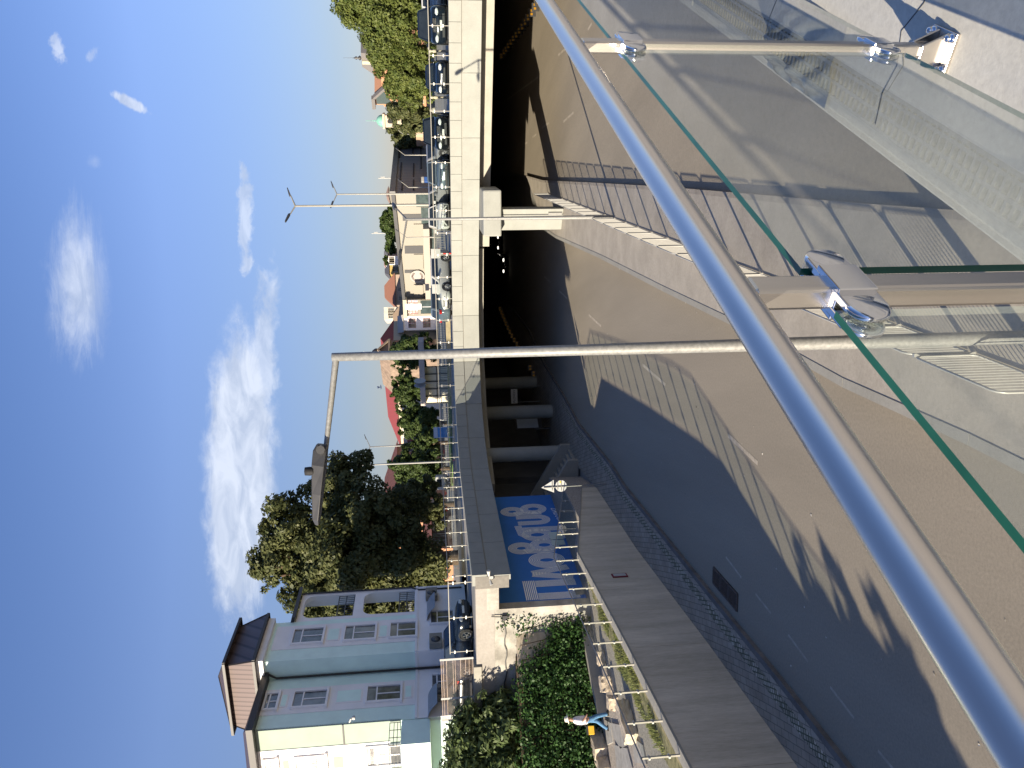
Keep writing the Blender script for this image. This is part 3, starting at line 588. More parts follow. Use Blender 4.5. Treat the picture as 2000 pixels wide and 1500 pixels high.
# ------------------------------------------------------------------ our own platform and its railing
R0 = Vector((.12, 1.075)); rd = Vector((.607, .7947)).normalized(); rn = Vector((-rd.y, rd.x))      # rn points out over the road
ZL, ZR = 7.22, 8.36
def rp_(t, o=0., z=ZL): p = R0+rd*t+rn*o; return Vector((p.x, p.y, z))
mb = MB(); mb.prism([rp_(-4, .30)[:2], rp_(42, .30)[:2], rp_(42, -14)[:2], rp_(-4, -14)[:2]], -.1, 6.9); struct('platform', mb, mat('walkway slabs', (.42, .40, .35), .85, var=.1, scale=1.5, fine=.3))
lg = thing('parapet_ledge', 'cracked pale concrete ledge carrying the near steel railing', 'ledge', rp_(0))
mb = MB()
for k in range(-3, 12):
    t0, t1 = k*3.1+.75, (k+1)*3.1+.745
    mb.prism([rp_(t0, -.20)[:2], rp_(t1, -.20)[:2], rp_(t1, .36)[:2], rp_(t0, .36)[:2]], 6.5, ZL)
build('ledge', mb, CONCL, lg, bevel=.012)
mb = MB(); mb.prism([rp_(-8, .18)[:2], rp_(40, .18)[:2], rp_(40, .40)[:2], rp_(-8, .40)[:2]], 6.4, ZL-.035); build('drip_edge', mb, CONCL, lg, bevel=.01)
cr_ = [(0, .30), (.02, .2), (-.01, .1), (.015, .0), (-.02, -.1), (.01, -.199)]
for t0 in (1.62, .35, 2.7, -.6):
    mb = MB(); pts = [rp_(t0+a*1.6+random.uniform(-.015, .015), o, ZL+.0012) for a, o in cr_]
    for a, b in zip(pts[:-1], pts[1:]): mb.bar(a, b, .0035, .001)
    build('crack', mb, DARKM, lg)
gt = thing('channel_grate', 'perforated metal drain channel grate along the foot of the near ledge', 'drain grate', rp_(2.5, -.4, 6.9)); mb = MB()
for o in (-.31, -.34, -.40, -.46): mb.bar(rp_(.5, o, 6.965), rp_(7, o, 6.965), .014 if o != -.31 else .03, .02)
for k in range(150): t = .6+k*.042; mb.bar(rp_(t, -.315, 6.965), rp_(t, -.46, 6.965), .013, .018)
build('grate', mb, GALV, gt); mb = MB(); mb.prism([rp_(.4, -.27)[:2], rp_(7, -.27)[:2], rp_(7, -.47)[:2], rp_(.4, -.47)[:2]], 6.88, 6.92); build('channel', mb, BLACK, gt)
nr_ = thing('steel_railing', 'big stainless steel railing with clamped glass panes right in front of the viewer', 'railing', rp_(0))
mb = MB(); mb.tube([rp_(-5, 0, ZR), rp_(12, 0, ZR)], .027, 32); build('handrail', mb, STEELB, nr_)
rzr = math.atan2(rd.y, rd.x); PT = [-2.88, -1.44, 0, 1.41, 2.85, 4.29, 5.73]
def outw(p, q): return p
for t in PT:
    mb = MB(); mb.box(rp_(t, 0, (ZL+.03+ZR-.02)/2), (.044, .036, ZR-ZL-.05), rz=rzr); po = build('post', mb, STEEL, nr_, bevel=.006)
    mb = MB(); mb.box(rp_(t, 0, ZL+.006), (.13, .12, .012), rz=rzr)
    for s_ in (-1, 1):      # triangular gussets either side of the foot
        a = rp_(t+s_*.024, -.045, ZL+.012); b = rp_(t+s_*.024, .045, ZL+.012)
        T = Matrix.Translation(rp_(t, 0, ZL)) @ Matrix.Rotation(rzr, 4, 'Z')
        x0, x1 = s_*.023, s_*.031; vs = [T @ Vector(v) for v in ((x0, -.055, .012), (x0, .055, .012), (x0, .018, .085), (x0, -.018, .085), (x1, -.055, .012), (x1, .055, .012), (x1, .018, .085), (x1, -.018, .085))]
        mb.add(vs, [(0, 1, 2, 3), (7, 6, 5, 4), (0, 4, 5, 1), (1, 5, 6, 2), (2, 6, 7, 3), (3, 7, 4, 0)])
    build('base_plate', mb, STEEL, po, bevel=.002)
    for s_ in (-1, 1):
        for o in (-.045, .045): mb = MB(); mb.lathe([(0, .026), (.008, .024), (.011, .018), (.011, .008), (.013, .008), (.013, 0)], rp_(t+s_*.05, o, ZL+.012), 10); build('bolt', mb, CHROME, po)
    for h in (.135, .90):
        z = ZR-h-.03; mb = MB(); mb.box(rp_(t, 0, z), (.072, .052, .06), rz=rzr)
        for s_ in (-1, 1):
            for o in (-.013, .013):     # rounded jaws either side of the pane
                T = Matrix.Rotation(rzr, 4, 'Z') @ Matrix.Rotation(R(90), 4, 'X')
                mb.lathe([(0, .007), (.026, .007), (.031, .0035), (.031, -.0035), (.026, -.007), (0, -.007)], rp_(t+s_*.070, o, z), 28, M=T)
                mb.box(rp_(t+s_*.046, o, z), (.05, .013, .061), rz=rzr)
        build('clamp', mb, CHROME, po, bevel=.002)
for a, b in zip(PT[:-1], PT[1:]):
    mb = MB(); T = Matrix.Rotation(rzr, 4, 'Z'); l = b-a-.122; z0, z1 = ZL+.15, ZR-.125; c = rp_((a+b)/2, 0, (z0+z1)/2)
    mb.box(c, (l, .012, z1-z0), rz=rzr); mb.m = [1, 0, 0, 0, 1, 1]
    build('glass_pane', mb, [GLASS, GEDGE], nr_)
# crumpled plastic film stuck on the ledge behind the far pane
pf = thing('plastic_film', 'crumpled grey plastic film caught on the ledge beyond the second post', 'plastic film', rp_(2.2, .25)); mb = MB(); k = 22; vs = []
for i in range(k):
    for j in range(k):
        u, v = i/(k-1)-.5, j/(k-1)-.5; w = .055+.05*math.sin(9*u+4*v)*math.cos(7*v-3*u)+.03*math.sin(23*u-11*v+1)+random.uniform(-.008, .008); w *= max(0, 1-3.2*(u*u+v*v))
        p = rp_(2.3+u*.62, .21+v*.30, ZL+.012+max(0, w)*1.4); vs.append(p)
mb.add(vs, [(i*k+j, i*k+j+1, (i+1)*k+j+1, (i+1)*k+j) for i in range(k-1) for j in range(k-1)], 0, True); build('film', mb, mat('dark plastic film', (.16, .17, .17), .12, var=.25, scale=20, spec=.9), pf, fixn=False)
# ------------------------------------------------------------------ median fence and lamp posts
ff = thing('pedestrian_fence', 'long silver barred pedestrian fence on the pavement between the carriageways', 'fence', (4.67, 24.9, ZM)); fd = Vector((.296, .955)).normalized(); f0 = Vector((4.67, 24.9))
proto = None
def fence_panel(o):
    mb = MB(); l = 1.74; h = 1.0
    fr = [(0, 0, .12), (0, 0, h-.12), (.05, 0, h-.03), (.14, 0, h), (l-.14, 0, h), (l-.05, 0, h-.03), (l, 0, h-.12), (l, 0, .12), (l-.05, 0, .03), (.05, 0, .03), (0, 0, .12)]
    T = Matrix.Rotation(math.atan2(fd.y, fd.x), 4, 'Z'); p0 = Vector((f0.x, f0.y, ZM)); w = lambda v: T @ Vector(v)+p0
    mb.tube([w(v) for v in fr], .018, 6)
    for i in range(1, 15): mb.bar(w((l*i/15, 0, .05)), w((l*i/15, 0, h-.02)), .011, .011)
    mb.bar(w((l+.065, 0, 0)), w((l+.065, 0, h*.96)), .05, .05); mb.bar(w((l+.065, 0, .35)), w((l, 0, .35)), .02, .03); mb.bar(w((l+.065, 0, .75)), w((l, 0, .75)), .02, .03)
    return build('panel', mb, mat('fence metal', (.40, .395, .37), .42, metal=.25, var=.08, scale=5), ff)
pan = fence_panel(0)
for k in range(-9, 14):
    if k == 0: continue
    c = pan.copy(); COL.objects.link(c); c.parent = ff; q = fd*(k*1.87); c.location = (q.x, q.y, 0)
def streetlamp(label, base, h, rb, rt, arms, m=GALV, group=None, n=10):
    t = thing('street_lamp', label, 'street lamp', base, group); b = Vector(base); mb = MB()
    mb.lathe([(rb*1.02, 0), (rb*1.02, h*.28), (rb*.99, h*.281), (rb*.8, h*.62), (rb*.78, h*.621), (rt, h*.999), (0, h)], b, n); mb.lathe([(rb*1.5, 0), (rb*1.5, .03), (rb*1.02, .05)], b, n); build('pole', mb, m, t)
    for (az, ln, rise, hl) in arms:
        d = Vector((math.cos(az), math.sin(az), 0)); p0 = b+Vector((0, 0, h-.06)); p1 = p0+d*ln+Vector((0, 0, rise)); mb = MB(); mb.tube([p0, p1], [rt*.8, rt*.6], 8); a_ = build('arm', mb, m, t)
        if hl > 0:
            e = (p1-p0).normalized(); mb = MB(); side = d.cross(Vector((0, 0, 1))); u2 = side.cross(e)
            for (s0, w, hh) in ((0, .3, .5), (.25, .9, .9), (.7, 1., .6), (1., .55, .2)): pass
            pr_ = [(0, .06, .07), (.08, .1, .09), (.25, .16, .085), (.6, .17, .06), (.92, .14, .035), (1., .05, .015)]; vs = []
            for (s0, w, hh) in pr_:
                c = p1+e*(s0*hl-.05); vs += [c+side*w*hl-u2*.02, c-side*w*hl-u2*.02, c-side*w*.75*hl+u2*hh*hl*1.6, c+side*w*.75*hl+u2*hh*hl*1.6]
            fs = [(4*i+k, 4*i+(k+1) % 4, 4*i+4+(k+1) % 4, 4*i+4+k) for i in range(len(pr_)-1) for k in range(4)]+[(3, 2, 1, 0), (len(vs)-4, len(vs)-3, len(vs)-2, len(vs)-1)]
            mb.add(vs, fs); hd = build('lamp_head', mb, DARKM, a_, bevel=.01)
    return t
lp = streetlamp('tall galvanised lamp post nearest the railing with one arm reaching left', (.40, 9.55, ZM), 10.02-ZM, .092, .052, ((R(176), 1.12, .17, 1.0),), n=14)
mb = MB(); mb.lathe([(.05, 0), (.055, .04), (.05, .1), (0, .11)], D(612, 920, 9.55)+Vector((0, 0, .0)), 12); mb.lathe([(.03, -.06), (.03, 0)], D(612, 920, 9.55), 8); build('sensor', mb, BLACK, lp)
mb = MB(); mb.tube([D(627, 878, 9.55)+Vector((0, -.06, 0)), D(627, 878, 9.55)+Vector((0, .06, 0))], .055, 8); build('clip', mb, DARKM, lp)
streetlamp('slim grey lamp post with two arms standing on the median before the bridge', tuple(D(1206, 424, 32.2)[:2])+(ZM,), 8.85, .085, .05, ((R(60), 1.5, .45, .75), (R(188), 1.35, .25, .75)))
for lab, x, y, d, arms, m in (('tallest pale twin-arm lamp post on the square behind the parked cars', 575, 402.5, 58, ((R(20), .9, .35, .8), (R(200), .7, .35, .8)), GALVD), ('second pale twin-arm lamp post right of the tallest one', 657, 379.5, 84, ((R(20), .9, .35, .9), (R(200), .9, .35, .9)), GALVD),
    ('grey lamp post rising in front of the big dark tree', 662, 910.5, 80, ((R(20), 1., .4, .9), (R(200), 1.2, -.3, .9)), GALV), ('thin lamp post with a blue banner left of the red roof', 722, 873, 115, ((R(20), 1.2, .5, .9), (R(200), 1.2, .4, .9)), GALV)):
    p = D(x, y, d); streetlamp(lab, (p.x, p.y, ZD), p.z-ZD, .10 if d < 100 else .12, .075, arms, m, 'lamp posts on the square')
for lab, x, y, d, h in (('short pale lamp post before the grey dark facade', 797, 366, 95, 0), ('short cream lamp post before the light mall facade', 793, 464, 95, 0), ('small greenish lamp post in front of the dark hillside tree', 787, 262, 120, 0), ('short grey lamp post near the black car before the dark facade', 790, 303, 110, 0)):
    p = D(x, y, d); streetlamp(lab, (p.x, p.y, ZD), p.z-ZD, .09, .06, ((R(15), .8, .9, .6),), GALVD, 'short lamps before the mall')
bn = thing('banner', 'light blue and white banner tied to the thin lamp post', 'banner', D(875, 880, 62)); mb = MB(); a, b = D(0, 868, 62), D(0, 889, 62)
z1, zm, z0 = D(848, 880, 62).z, D(856, 880, 62).z, D(875, 880, 62).z; mb.prism([(a.x, 62), (b.x, 62), (b.x, 62.04), (a.x, 62.04)], zm, z1, mi=0); mb.prism([(a.x, 62), (b.x, 62), (b.x, 62.04), (a.x, 62.04)], z0, zm-.01, mi=1)
mb.bar((a.x, 62.02, z1), (a.x, 62.02, ZD), .06, .06, mi=0); mb.bar((b.x, 62.02, z1), (b.x, 62.02, ZD), .06, .06, mi=0); build('cloth', mb, [mat('banner white', (.5, .54, .62), .7), mat('banner blue', (.09, .27, .58), .7, var=.1)], bn)
# ------------------------------------------------------------------ signs
sg = thing('road_sign', 'grey backs of a round and a triangular road sign on one pole by the mural', 'road sign', G(1185, 945, .13)); q = G(1185, 945, .13); zt = D(1062, 950, q.y).z; mb = MB(); mb.tube([q, (q.x-.05, q.y, zt)], .03, 8); build('pole', mb, GALV, sg)
SB = mat('sign back', (.42, .43, .43), .55, var=.05); zr = D(1096, 950, q.y).z; fr_ = Vector((q.x, q.y-.05, 0)); mb = MB(); T = Matrix.Rotation(R(90), 4, 'X')
mb.lathe([(0, 0), (.29, 0), (.29, .012), (0, .012)], (q.x, q.y+.04, zr), 28, M=T, smooth=False); build('round_plate', mb, SB, sg)
mb = MB(); za, zb = zt+.12, D(1082, 950, q.y).z; vs = [(q.x-.32, q.y+.04, zb), (q.x+.32, q.y+.04, zb), (q.x-.05, q.y+.04, za)]; mb.add(vs+[(a, b+.012, c) for a, b, c in vs], [(0, 1, 2), (5, 4, 3), (0, 3, 4, 1), (1, 4, 5, 2), (2, 5, 3, 0)]); build('triangular_plate', mb, SB, sg)
for w_, zz in ((.5, zr), (.4, zr+.18), (.45, zb+.1)): mb = MB(); mb.box((q.x, q.y-.02, zz), (w_, .02, .03)); build('bracket', mb, GALV, sg)
mb = MB(); mb.box((q.x+.2, q.y+.02, zr+.02), (.1, .01, .1)); build('sticker', mb, mat('yellow sticker', (.7, .42, .02), .6), sg)
# red framed notice on the retaining wall
p = D(1209, 1090, 30.2); wsd = (Vector(GW[2])-Vector(GW[1])).normalized(); pn = thing('wall_plate', 'small white plate in a dark red frame fixed on the retaining wall', 'plate', p); T = Matrix.Rotation(math.atan2(wsd.y, wsd.x), 4, 'Z')
k = (p.y-GW[1][1])/(GW[2][1]-GW[1][1]); bx = GW[1][0]+(GW[2][0]-GW[1][0])*k+.05; mb = MB(); mb.box((bx, p.y, p.z), (.34, .03, .62), rz=math.atan2(wsd.y, wsd.x)); build('frame', mb, mat('dark red', (.20, .015, .03), .6), pn)
mb = MB(); mb.box((bx+.012, p.y, p.z), (.23, .034, .50), rz=math.atan2(wsd.y, wsd.x)); build('plate', mb, WHITE, pn)
# town-name board inside the underpass
ts = thing('town_sign', 'white town name board on two posts inside the underpass', 'town sign', D(1060, 772, 62)); a, b = D(1004, 788, 62), D(1004, 760, 62); zt, zb = D(998, 774, 62).z, D(1010.5, 774, 62).z
mb = MB(); mb.prism([(a.x, 61.95), (b.x, 61.95), (b.x, 62), (a.x, 62)], zb, zt); build('board', mb, mat('board white', (.62, .62, .60), .5, var=.02), ts); mb = MB()
for x in (a.x+.1, b.x+.2): mb = MB(); mb.tube([(x, 62.03, .13), (x, 62.03, zt)], .035, 6); build('post', mb, GALV, ts)
text('PLOVDIV', .26, ((a.x+b.x)/2, 61.94, (zt+zb)/2), (1, 0, 0), (0, 0, 1), BLACK, ts)
db = thing('display_board', 'framed pale grey display board standing on the left pavement under the bridge', 'display board', D(1060, 822, 58)); a, b = D(1030, 838, 57), D(1030, 808, 58); zt, zb = D(1004, 822, 58).z, D(1056, 822, 58).z
mb = MB(); mb.prism([a[:2], b[:2], (b.x, b.y+.12), (a.x, a.y+.12)], zb, zt); build('frame', mb, DARKM, db); mb = MB(); e = (b-a)*.08; mb.prism([(a.x+e.x, a.y+e.y-.02), (b.x-e.x, b.y-e.y-.02), (b.x-e.x, b.y-e.y+.02), (a.x+e.x, a.y+e.y+.02)], zb+.3, zt-.15); build('sheet', mb, mat('display sheet', (.45, .50, .54), .5, var=.05), db)
for p in (a, b): mb = MB(); mb.box((p.x, p.y, .7), (.1, .1, 1.2)); build('leg', mb, DARKM, db)
# amber kerb markers inside the underpass
AMB = mat('amber marker face', (.30, .15, .01), .4, var=0, emit=((1, .52, .08), .012))  # amber faces with a faint emission
def marker(p, label):
    t = thing('kerb_marker', label, 'marker', p, label.split(' along')[0]); mb = MB(); mb.box((p[0], p[1], p[2]+.25), (.5, .14, .5)); build('body', mb, DARKM, t)
    for s_ in (-1, 1): mb = MB(); mb.box((p[0]+s_*.13, p[1]-.075, p[2]+.3), (.15, .02, .16)); build('reflector', mb, AMB, t)
for i, (x, y) in enumerate(((1046, 730), (1039, 718), (1024, 689), (1017, 680), (1012, 672), (1007, 664), (1002, 656), (998, 648), (994, 640), (990, 632), (987, 624), (984, 617), (981, 610), (978, 603))): marker(tuple(G(x+3, y, .0)), 'amber pair of markers on the left kerb along the dark underpass road')
for i, (x, y) in enumerate(((1056, 3), (1050, 14), (1043, 25), (1036, 35), (1030, 44), (1024, 53), (1018, 61), (1012, 69), (1006, 76), (1001, 83), (996, 90), (991, 97), (987, 102), (982, 110))): marker(tuple(G(x+3, y, ZM-.1)), 'amber pair of markers on the right kerb along the dark underpass side road')
# ------------------------------------------------------------------ cars
def paint(name, c, metal=.3): return mat(name, c, .16, metal=metal, var=0, coat=0, spec=.4)
RIM = mat('alloy rim', (.45, .45, .45), .3, metal=.8, var=.05); PLATE = mat('plate white', (.7, .7, .68), .5, var=0); LIGHTG = mat('headlamp glass', (.55, .57, .58), .08, var=.3, scale=12, spec=.9); REDL = mat('tail lamp', (.35, .012, .01), .2, var=.1); PLAST = mat('bumper plastic', (.03, .03, .032), .6, var=.1)
def carthing(name, label, L_, W_, H_, body, style='hatch', loc=(0, 0, 0), rz=0., group='cars parked on the bridge', grille='wide', plate='', lamp_on=False, parts=True):
    """front faces local -y"""
    t = thing(name, label, 'car', (0, 0, 0), group); hw = W_/2
    hood = {'suv': .62, 'hatch': .60, 'sedan': .60, 'crossover': .62}[style]*H_; belt = hood+.06; gc = .2 if style == 'suv' else .16
    # lower body lofted along its length
    st = [(-L_/2, .80, gc+.12, hood*.72), (-L_/2+.12, .93, gc+.02, hood*.84), (-L_/2+.5, .985, gc, hood*.93), (-L_/2+L_*.26, 1., gc, hood), (0, 1., gc, belt), (L_*.22, 1., gc, belt+.02), (L_/2-.45, .97, gc, belt+.02), (L_/2-.12, .92, gc+.03, belt-.04), (L_/2, .8, gc+.14, belt-.22)]
    mb = MB(); vs = []; 
    for (y, w, z0, z1) in st:
        x = hw*w; h = z1-z0; ring = [(x*.86, z0), (x*.97, z0+h*.18), (x, z0+h*.45), (x*.985, z0+h*.72), (x*.93, z0+h*.93), (x*.78, z1), (0, z1+.035)]
        vs += [(a, y, b) for a, b in ring]+[(-a, y, b) for a, b in ring[-2::-1]]
    k = 13; fs = [(i*k+j, i*k+j+1, (i+1)*k+j+1, (i+1)*k+j) for i in range(len(st)-1) for j in range(k-1)]+[(i*k+k-1, i*k, (i+1)*k, (i+1)*k+k-1) for i in range(len(st)-1)]+[tuple(range(k)), tuple(range(len(vs)-1, len(vs)-1-k, -1))]
    mb.add(vs, fs, 0, True)
    # cabin
    ws = -L_*.20 if style != 'sedan' else -L_*.18; re = L_*.47 if style in ('suv', 'hatch', 'crossover') else L_*.33; r0 = ws+ .62; r1 = re-(.28 if style != 'sedan' else .6)
    bt = [(-hw*.91, ws), (hw*.91, ws), (hw*.90, re), (-hw*.90, re)]; tp = [(-hw*.70, r0), (hw*.70, r0), (hw*.70, r1), (-hw*.70, r1)]; zb, zt = belt-.03, H_-.05
    vs = [(a, b, zb) for a, b in bt]+[(a, b, zt) for a, b in tp]+[(a*.86, b+(.12 if b < r1 else -.12), H_) for a, b in tp]
    mb.add(vs, [(0, 1, 5, 4), (1, 2, 6, 5), (2, 3, 7, 6), (3, 0, 4, 7), (4, 5, 9, 8), (5, 6, 10, 9), (6, 7, 11, 10), (7, 4, 8, 11), (8, 9, 10, 11)])
    build('body', mb, body, t, bevel=.03)
    V = [Vector(v) for v in vs[:8]]
    def pane(nm, i, j, k2, l, a=.07, b=.1):
        P = [V[i], V[j], V[k2], V[l]]; nn = (P[1]-P[0]).cross(P[3]-P[0]).normalized(); c = sum(P, Vector())/4
        if nn.dot(c-Vector((0, (ws+re)/2, zb))) < 0: nn = -nn
        f = lambda u, v: P[0].lerp(P[1], u).lerp(P[3].lerp(P[2], u), v)+nn*.012
        q = MB(); q.quad(f(a, b), f(1-a, b), f(1-a, 1-b*.7), f(a, 1-b*.7)); build(nm, q, CARG, t)
    pane('windscreen', 0, 1, 5, 4); pane('side_window', 1, 2, 6, 5, .06); pane('rear_window', 2, 3, 7, 6); pane('side_window', 3, 0, 4, 7, .06)
    wr = .34 if style != 'suv' else .37
    for sx_ in (-1, 1):
        for y in (-L_*.305, L_*.29):
            T = Matrix.Rotation(R(90), 4, 'Y'); q = MB(); c = (sx_*(hw-.10), y, wr); q.lathe([(wr*.62, -.11), (wr*.97, -.11), (wr, -.06), (wr, .07), (wr*.96, .112), (wr*.62, .112)], c, 20, M=T); w = build('wheel', q, BLACK, t)
            q = MB(); xo = c[0]+sx_*.095
            q.lathe([(wr*.63, -.012), (wr*.63, .012), (wr*.52, .012), (wr*.52, -.012)], (xo, y, wr), 20, M=T); q.lathe([(0, -.02), (wr*.16, -.02), (wr*.16, .02), (0, .02)], (xo, y, wr), 10, M=T)
            for i in range(5): a = 2*math.pi*i/5; q.bar((xo, y, wr), (xo, y+math.cos(a)*wr*.57, wr+math.sin(a)*wr*.57), .02, .075, up=(1, 0, 0))
            build('rim', q, RIM, w)
            q = MB(); q.lathe([(wr*1.0, -.02), (wr*1.13, -.02), (wr*1.13, .015), (wr*1.0, .015)], (sx_*(hw*.992), y, wr+.02), 20, M=T); build('wheel_arch', q, PLAST, t)
        q = MB(); y = -L_/2-.03; z = hood*.66
        q.lathe([(0, -.05), (.13, -.03), (.16, .02), (.10, .05), (0, .06)], (sx_*hw*.66, y+.06, z), 14, M=Matrix.Diagonal((1.35, .8, .62, 1)) @ Matrix.Rotation(R(90), 4, 'X')); build('headlight', q, LIGHTG if not lamp_on else MATS['lit headlamp'], t)
        q = MB(); q.box((sx_*hw*.78, L_/2-.12, belt-.12), (.26, .2, .16)); build('tail_light', q, REDL, t)
        q = MB(); q.box((sx_*(hw+.06), ws+.30, belt+.06), (.2, .12, .15)); build('mirror', q, body, t, bevel=.03)
    y = -L_/2-.005
    if grille == 'twin':
        for s_ in (-1, 1):
            q = MB(); q.box((s_*.19, y+.02, hood*.78), (.32, .06, .19)); g = build('grille', q, PLAST, t, bevel=.02); q = MB()
            for i in range(7): q.box((s_*.19+(i-3)*.042, y-.012, hood*.78), (.016, .02, .15))
            build('grille_bar', q, CHROME, g)
    elif grille == 'slats':
        q = MB(); q.box((0, y+.03, hood*.74), (.85, .06, .2)); g = build('grille', q, PLAST, t, bevel=.02); q = MB()
        for i in range(2): q.box((0, y-.005, hood*.74+(i-.5)*.07), (.8, .02, .022))
        q.lathe([(.06, -.01), (.085, -.01), (.085, .01), (.06, .01)], (0, y-.01, hood*.74), 14, M=Matrix.Rotation(R(90), 4, 'X')); build('grille_bar', q, CHROME, g)
    elif grille == 'cross':
        q = MB(); q.box((0, y+.02, gc+.22), (1.35, .06, .28)); build('grille', q, PLAST, t, bevel=.02); q = MB()
        for s_ in (-1, 1): q.bar((0, y-.03, .52), (s_*.42, y-.03, .52), .03, .09); q.bar((s_*.40, y-.03, .52), (s_*.72, y+.02, .74), .03, .09); q.bar((s_*.40, y-.03, .52), (s_*.70, y+.02, .28), .03, .08)
        build('bumper_trim', q, body, t)
    else: q = MB(); q.box((0, y+.03, hood*.70), (.8, .05, .10)); build('grille', q, PLAST, t, bevel=.02)
    q = MB(); q.box((0, y+.03, gc+.16), (1.2, .08, .14)); build('air_intake', q, PLAST, t, bevel=.02)
    q = MB(); q.box((0, y-.015, gc+.30), (.5, .015, .11)); pl = build('number_plate', q, PLATE, t)
    if plate: text(plate, .095, (0, y-.026, gc+.30), (1, 0, 0), (0, 0, 1), BLACK, pl)
    q = MB(); q.prism([(-hw*.9, -L_/2+.3), (hw*.9, -L_/2+.3), (hw*.9, L_/2-.3), (-hw*.9, L_/2-.3)], gc-.06, gc+.03); build('underbody', q, BLACK, t)
    t.location = loc; t.rotation_euler = (0, 0, rz); return t
def deck(yimg, d): p = D(860, yimg, d); return (p.x, d, ZD+.01)
PB = paint('dark blue paint', (.007, .011, .018), 0.); PK = paint('black paint', (.004, .005, .006), 0.); PS = paint('silver paint', (.25, .26, .27), .4); PW = paint('white car paint', (.42, .42, .40), 0.); PG = paint('grey green paint', (.02, .025, .024), 0.); PBG = paint('blue grey paint', (.10, .13, .155), .2); PNV = paint('navy paint', (.006, .011, .024), 0.)
fc = R(-14)
carthing('parked_car', 'dark blue off-roader with twin chrome grilles parked at the right end of the bridge', 4.7, 1.98, 1.76, PB, 'suv', deck(48, 43.6), R(-26), grille='twin', plate='PB 8782 XB')
carthing('parked_car', 'dark navy hatchback parked between the twin-grille off-roader and the black car', 4.5, 1.8, 1.40, PNV, 'sedan', deck(150, 47), R(-24), plate='PB 4161 TK')
carthing('parked_car', 'black car with two-bar grille and round badge behind the railing', 4.6, 1.92, 1.66, PK, 'suv', deck(256, 46.6), R(-22), grille='slats', plate='CB 7035 HM')
carthing('parked_car', 'pale grey car half hidden right behind the black badge car', 4.4, 1.78, 1.5, PS, 'hatch', deck(302, 49.5), R(20))
carthing('parked_car', 'silver-blue hatchback parked just right of the blue parking post', 4.2, 1.78, 1.5, PBG, 'hatch', deck(336, 49.5), R(-22))
carthing('parked_car', 'silver small car just left of the blue parking post', 3.9, 1.7, 1.45, PS, 'hatch', deck(366, 50.5), R(24))
carthing('parked_car', 'dark grey green car seen from the side behind the white crossover', 4.4, 1.75, 1.45, PG, 'hatch', deck(386, 54), R(75))
carthing('parked_car', 'white compact car with a black cross-shaped front', 3.9, 1.74, 1.5, PW, 'crossover', deck(424, 51.2), R(-10), grille='cross', plate='PB 5507 HX')
carthing('parked_car', 'white car seen from its side behind the two sign backs', 4.2, 1.76, 1.46, PW, 'hatch', deck(545, 54.5), R(-62))
carthing('parked_car', 'blue grey hatchback side-on at the left end of the parked row', 4.0, 1.75, 1.52, PBG, 'hatch', deck(573, 56.2), R(112))
carthing('parked_car', 'cream white car cut by the right frame edge beside the off-roader', 4.3, 1.8, 1.5, PW, 'hatch', deck(-6, 46.5), R(-20))
p = D(890, 1290, 38.2); carthing('parked_car', 'dark blue car behind the rusty grille fence by the white building', 4.3, 1.76, 1.48, PNV, 'hatch', (p.x+.6, 39.2, ZD), R(62), group='cars by the white building')
p = D(890, 1350, 38.6); carthing('parked_car', 'black car mostly hidden behind the shrub and grille fence', 4.2, 1.76, 1.4, PK, 'hatch', (p.x-.3, 40.4, ZD), R(75), group='cars by the white building')
MATS['lit headlamp'] = mat('lit headlamp', (.8, .8, .75), .3, var=0, emit=((1, .93, .8), .9))
p = G(990, 514, 0); carthing('moving_car', 'black car with lit headlamps coming out of the dark underpass', 4.3, 1.8, 1.46, PK, 'hatch', (p.x, p.y, .01), R(-16), group='cars in the underpass', lamp_on=True)
p = G(979, 470, 0); carthing('moving_car', 'second dark car with lit headlamps deeper in the underpass', 4.4, 1.8, 1.46, PK, 'hatch', (p.x, p.y, .01), R(-16), group='cars in the underpass', lamp_on=True)
# sign backs on red and white posts, parking post, bollards, street fence
for lab, y, d in (('white sign plate on a red and white post right of the white side-on car', 495, 52.3), ('white sign plate on a red and white post in front of the blue grey hatchback', 564, 53.6)):
    q = D(860, y, d); t = thing('plate_sign', lab, 'sign', (q.x, d, ZD), 'sign plates on the bridge'); zt = D(847 if y < 520 else 848.5, y, d).z+.25; mb = MB(); mb.prism([(q.x-.32, d-.02), (q.x+.32, d-.02), (q.x+.32, d+.02), (q.x-.32, d+.02)], ZD+.78, ZD+1.42); build('plate', mb, WHITE, t, bevel=.015)
    for i in range(4): mb = MB(); mb.tube([(q.x, d+.05, ZD+.2*i), (q.x, d+.05, ZD+.2*i+.199)], .045, 8); build('post', mb, WHITE if i % 2 else mat('red band', (.5, .03, .02), .6, var=0), t)
q = D(860, 351, 50.6); t = thing('parking_post', 'tall blue parking meter post among the silver cars', 'parking meter', (q.x, q.y, ZD)); mb = MB(); mb.box((q.x, q.y, ZD+.85), (.34, .3, 1.7)); build('cabinet', mb, mat('parking blue', (.025, .07, .22), .4, var=.05), t, bevel=.03); mb = MB(); mb.box((q.x, q.y, ZD+1.8), (.36, .34, .2)); build('hood', mb, mat('meter hood', (.25, .24, .22), .5), t, bevel=.05); mb = MB(); mb.box((q.x, q.y-.153, ZD+1.25), (.2, .01, .3)); build('panel', mb, DARKM, t)
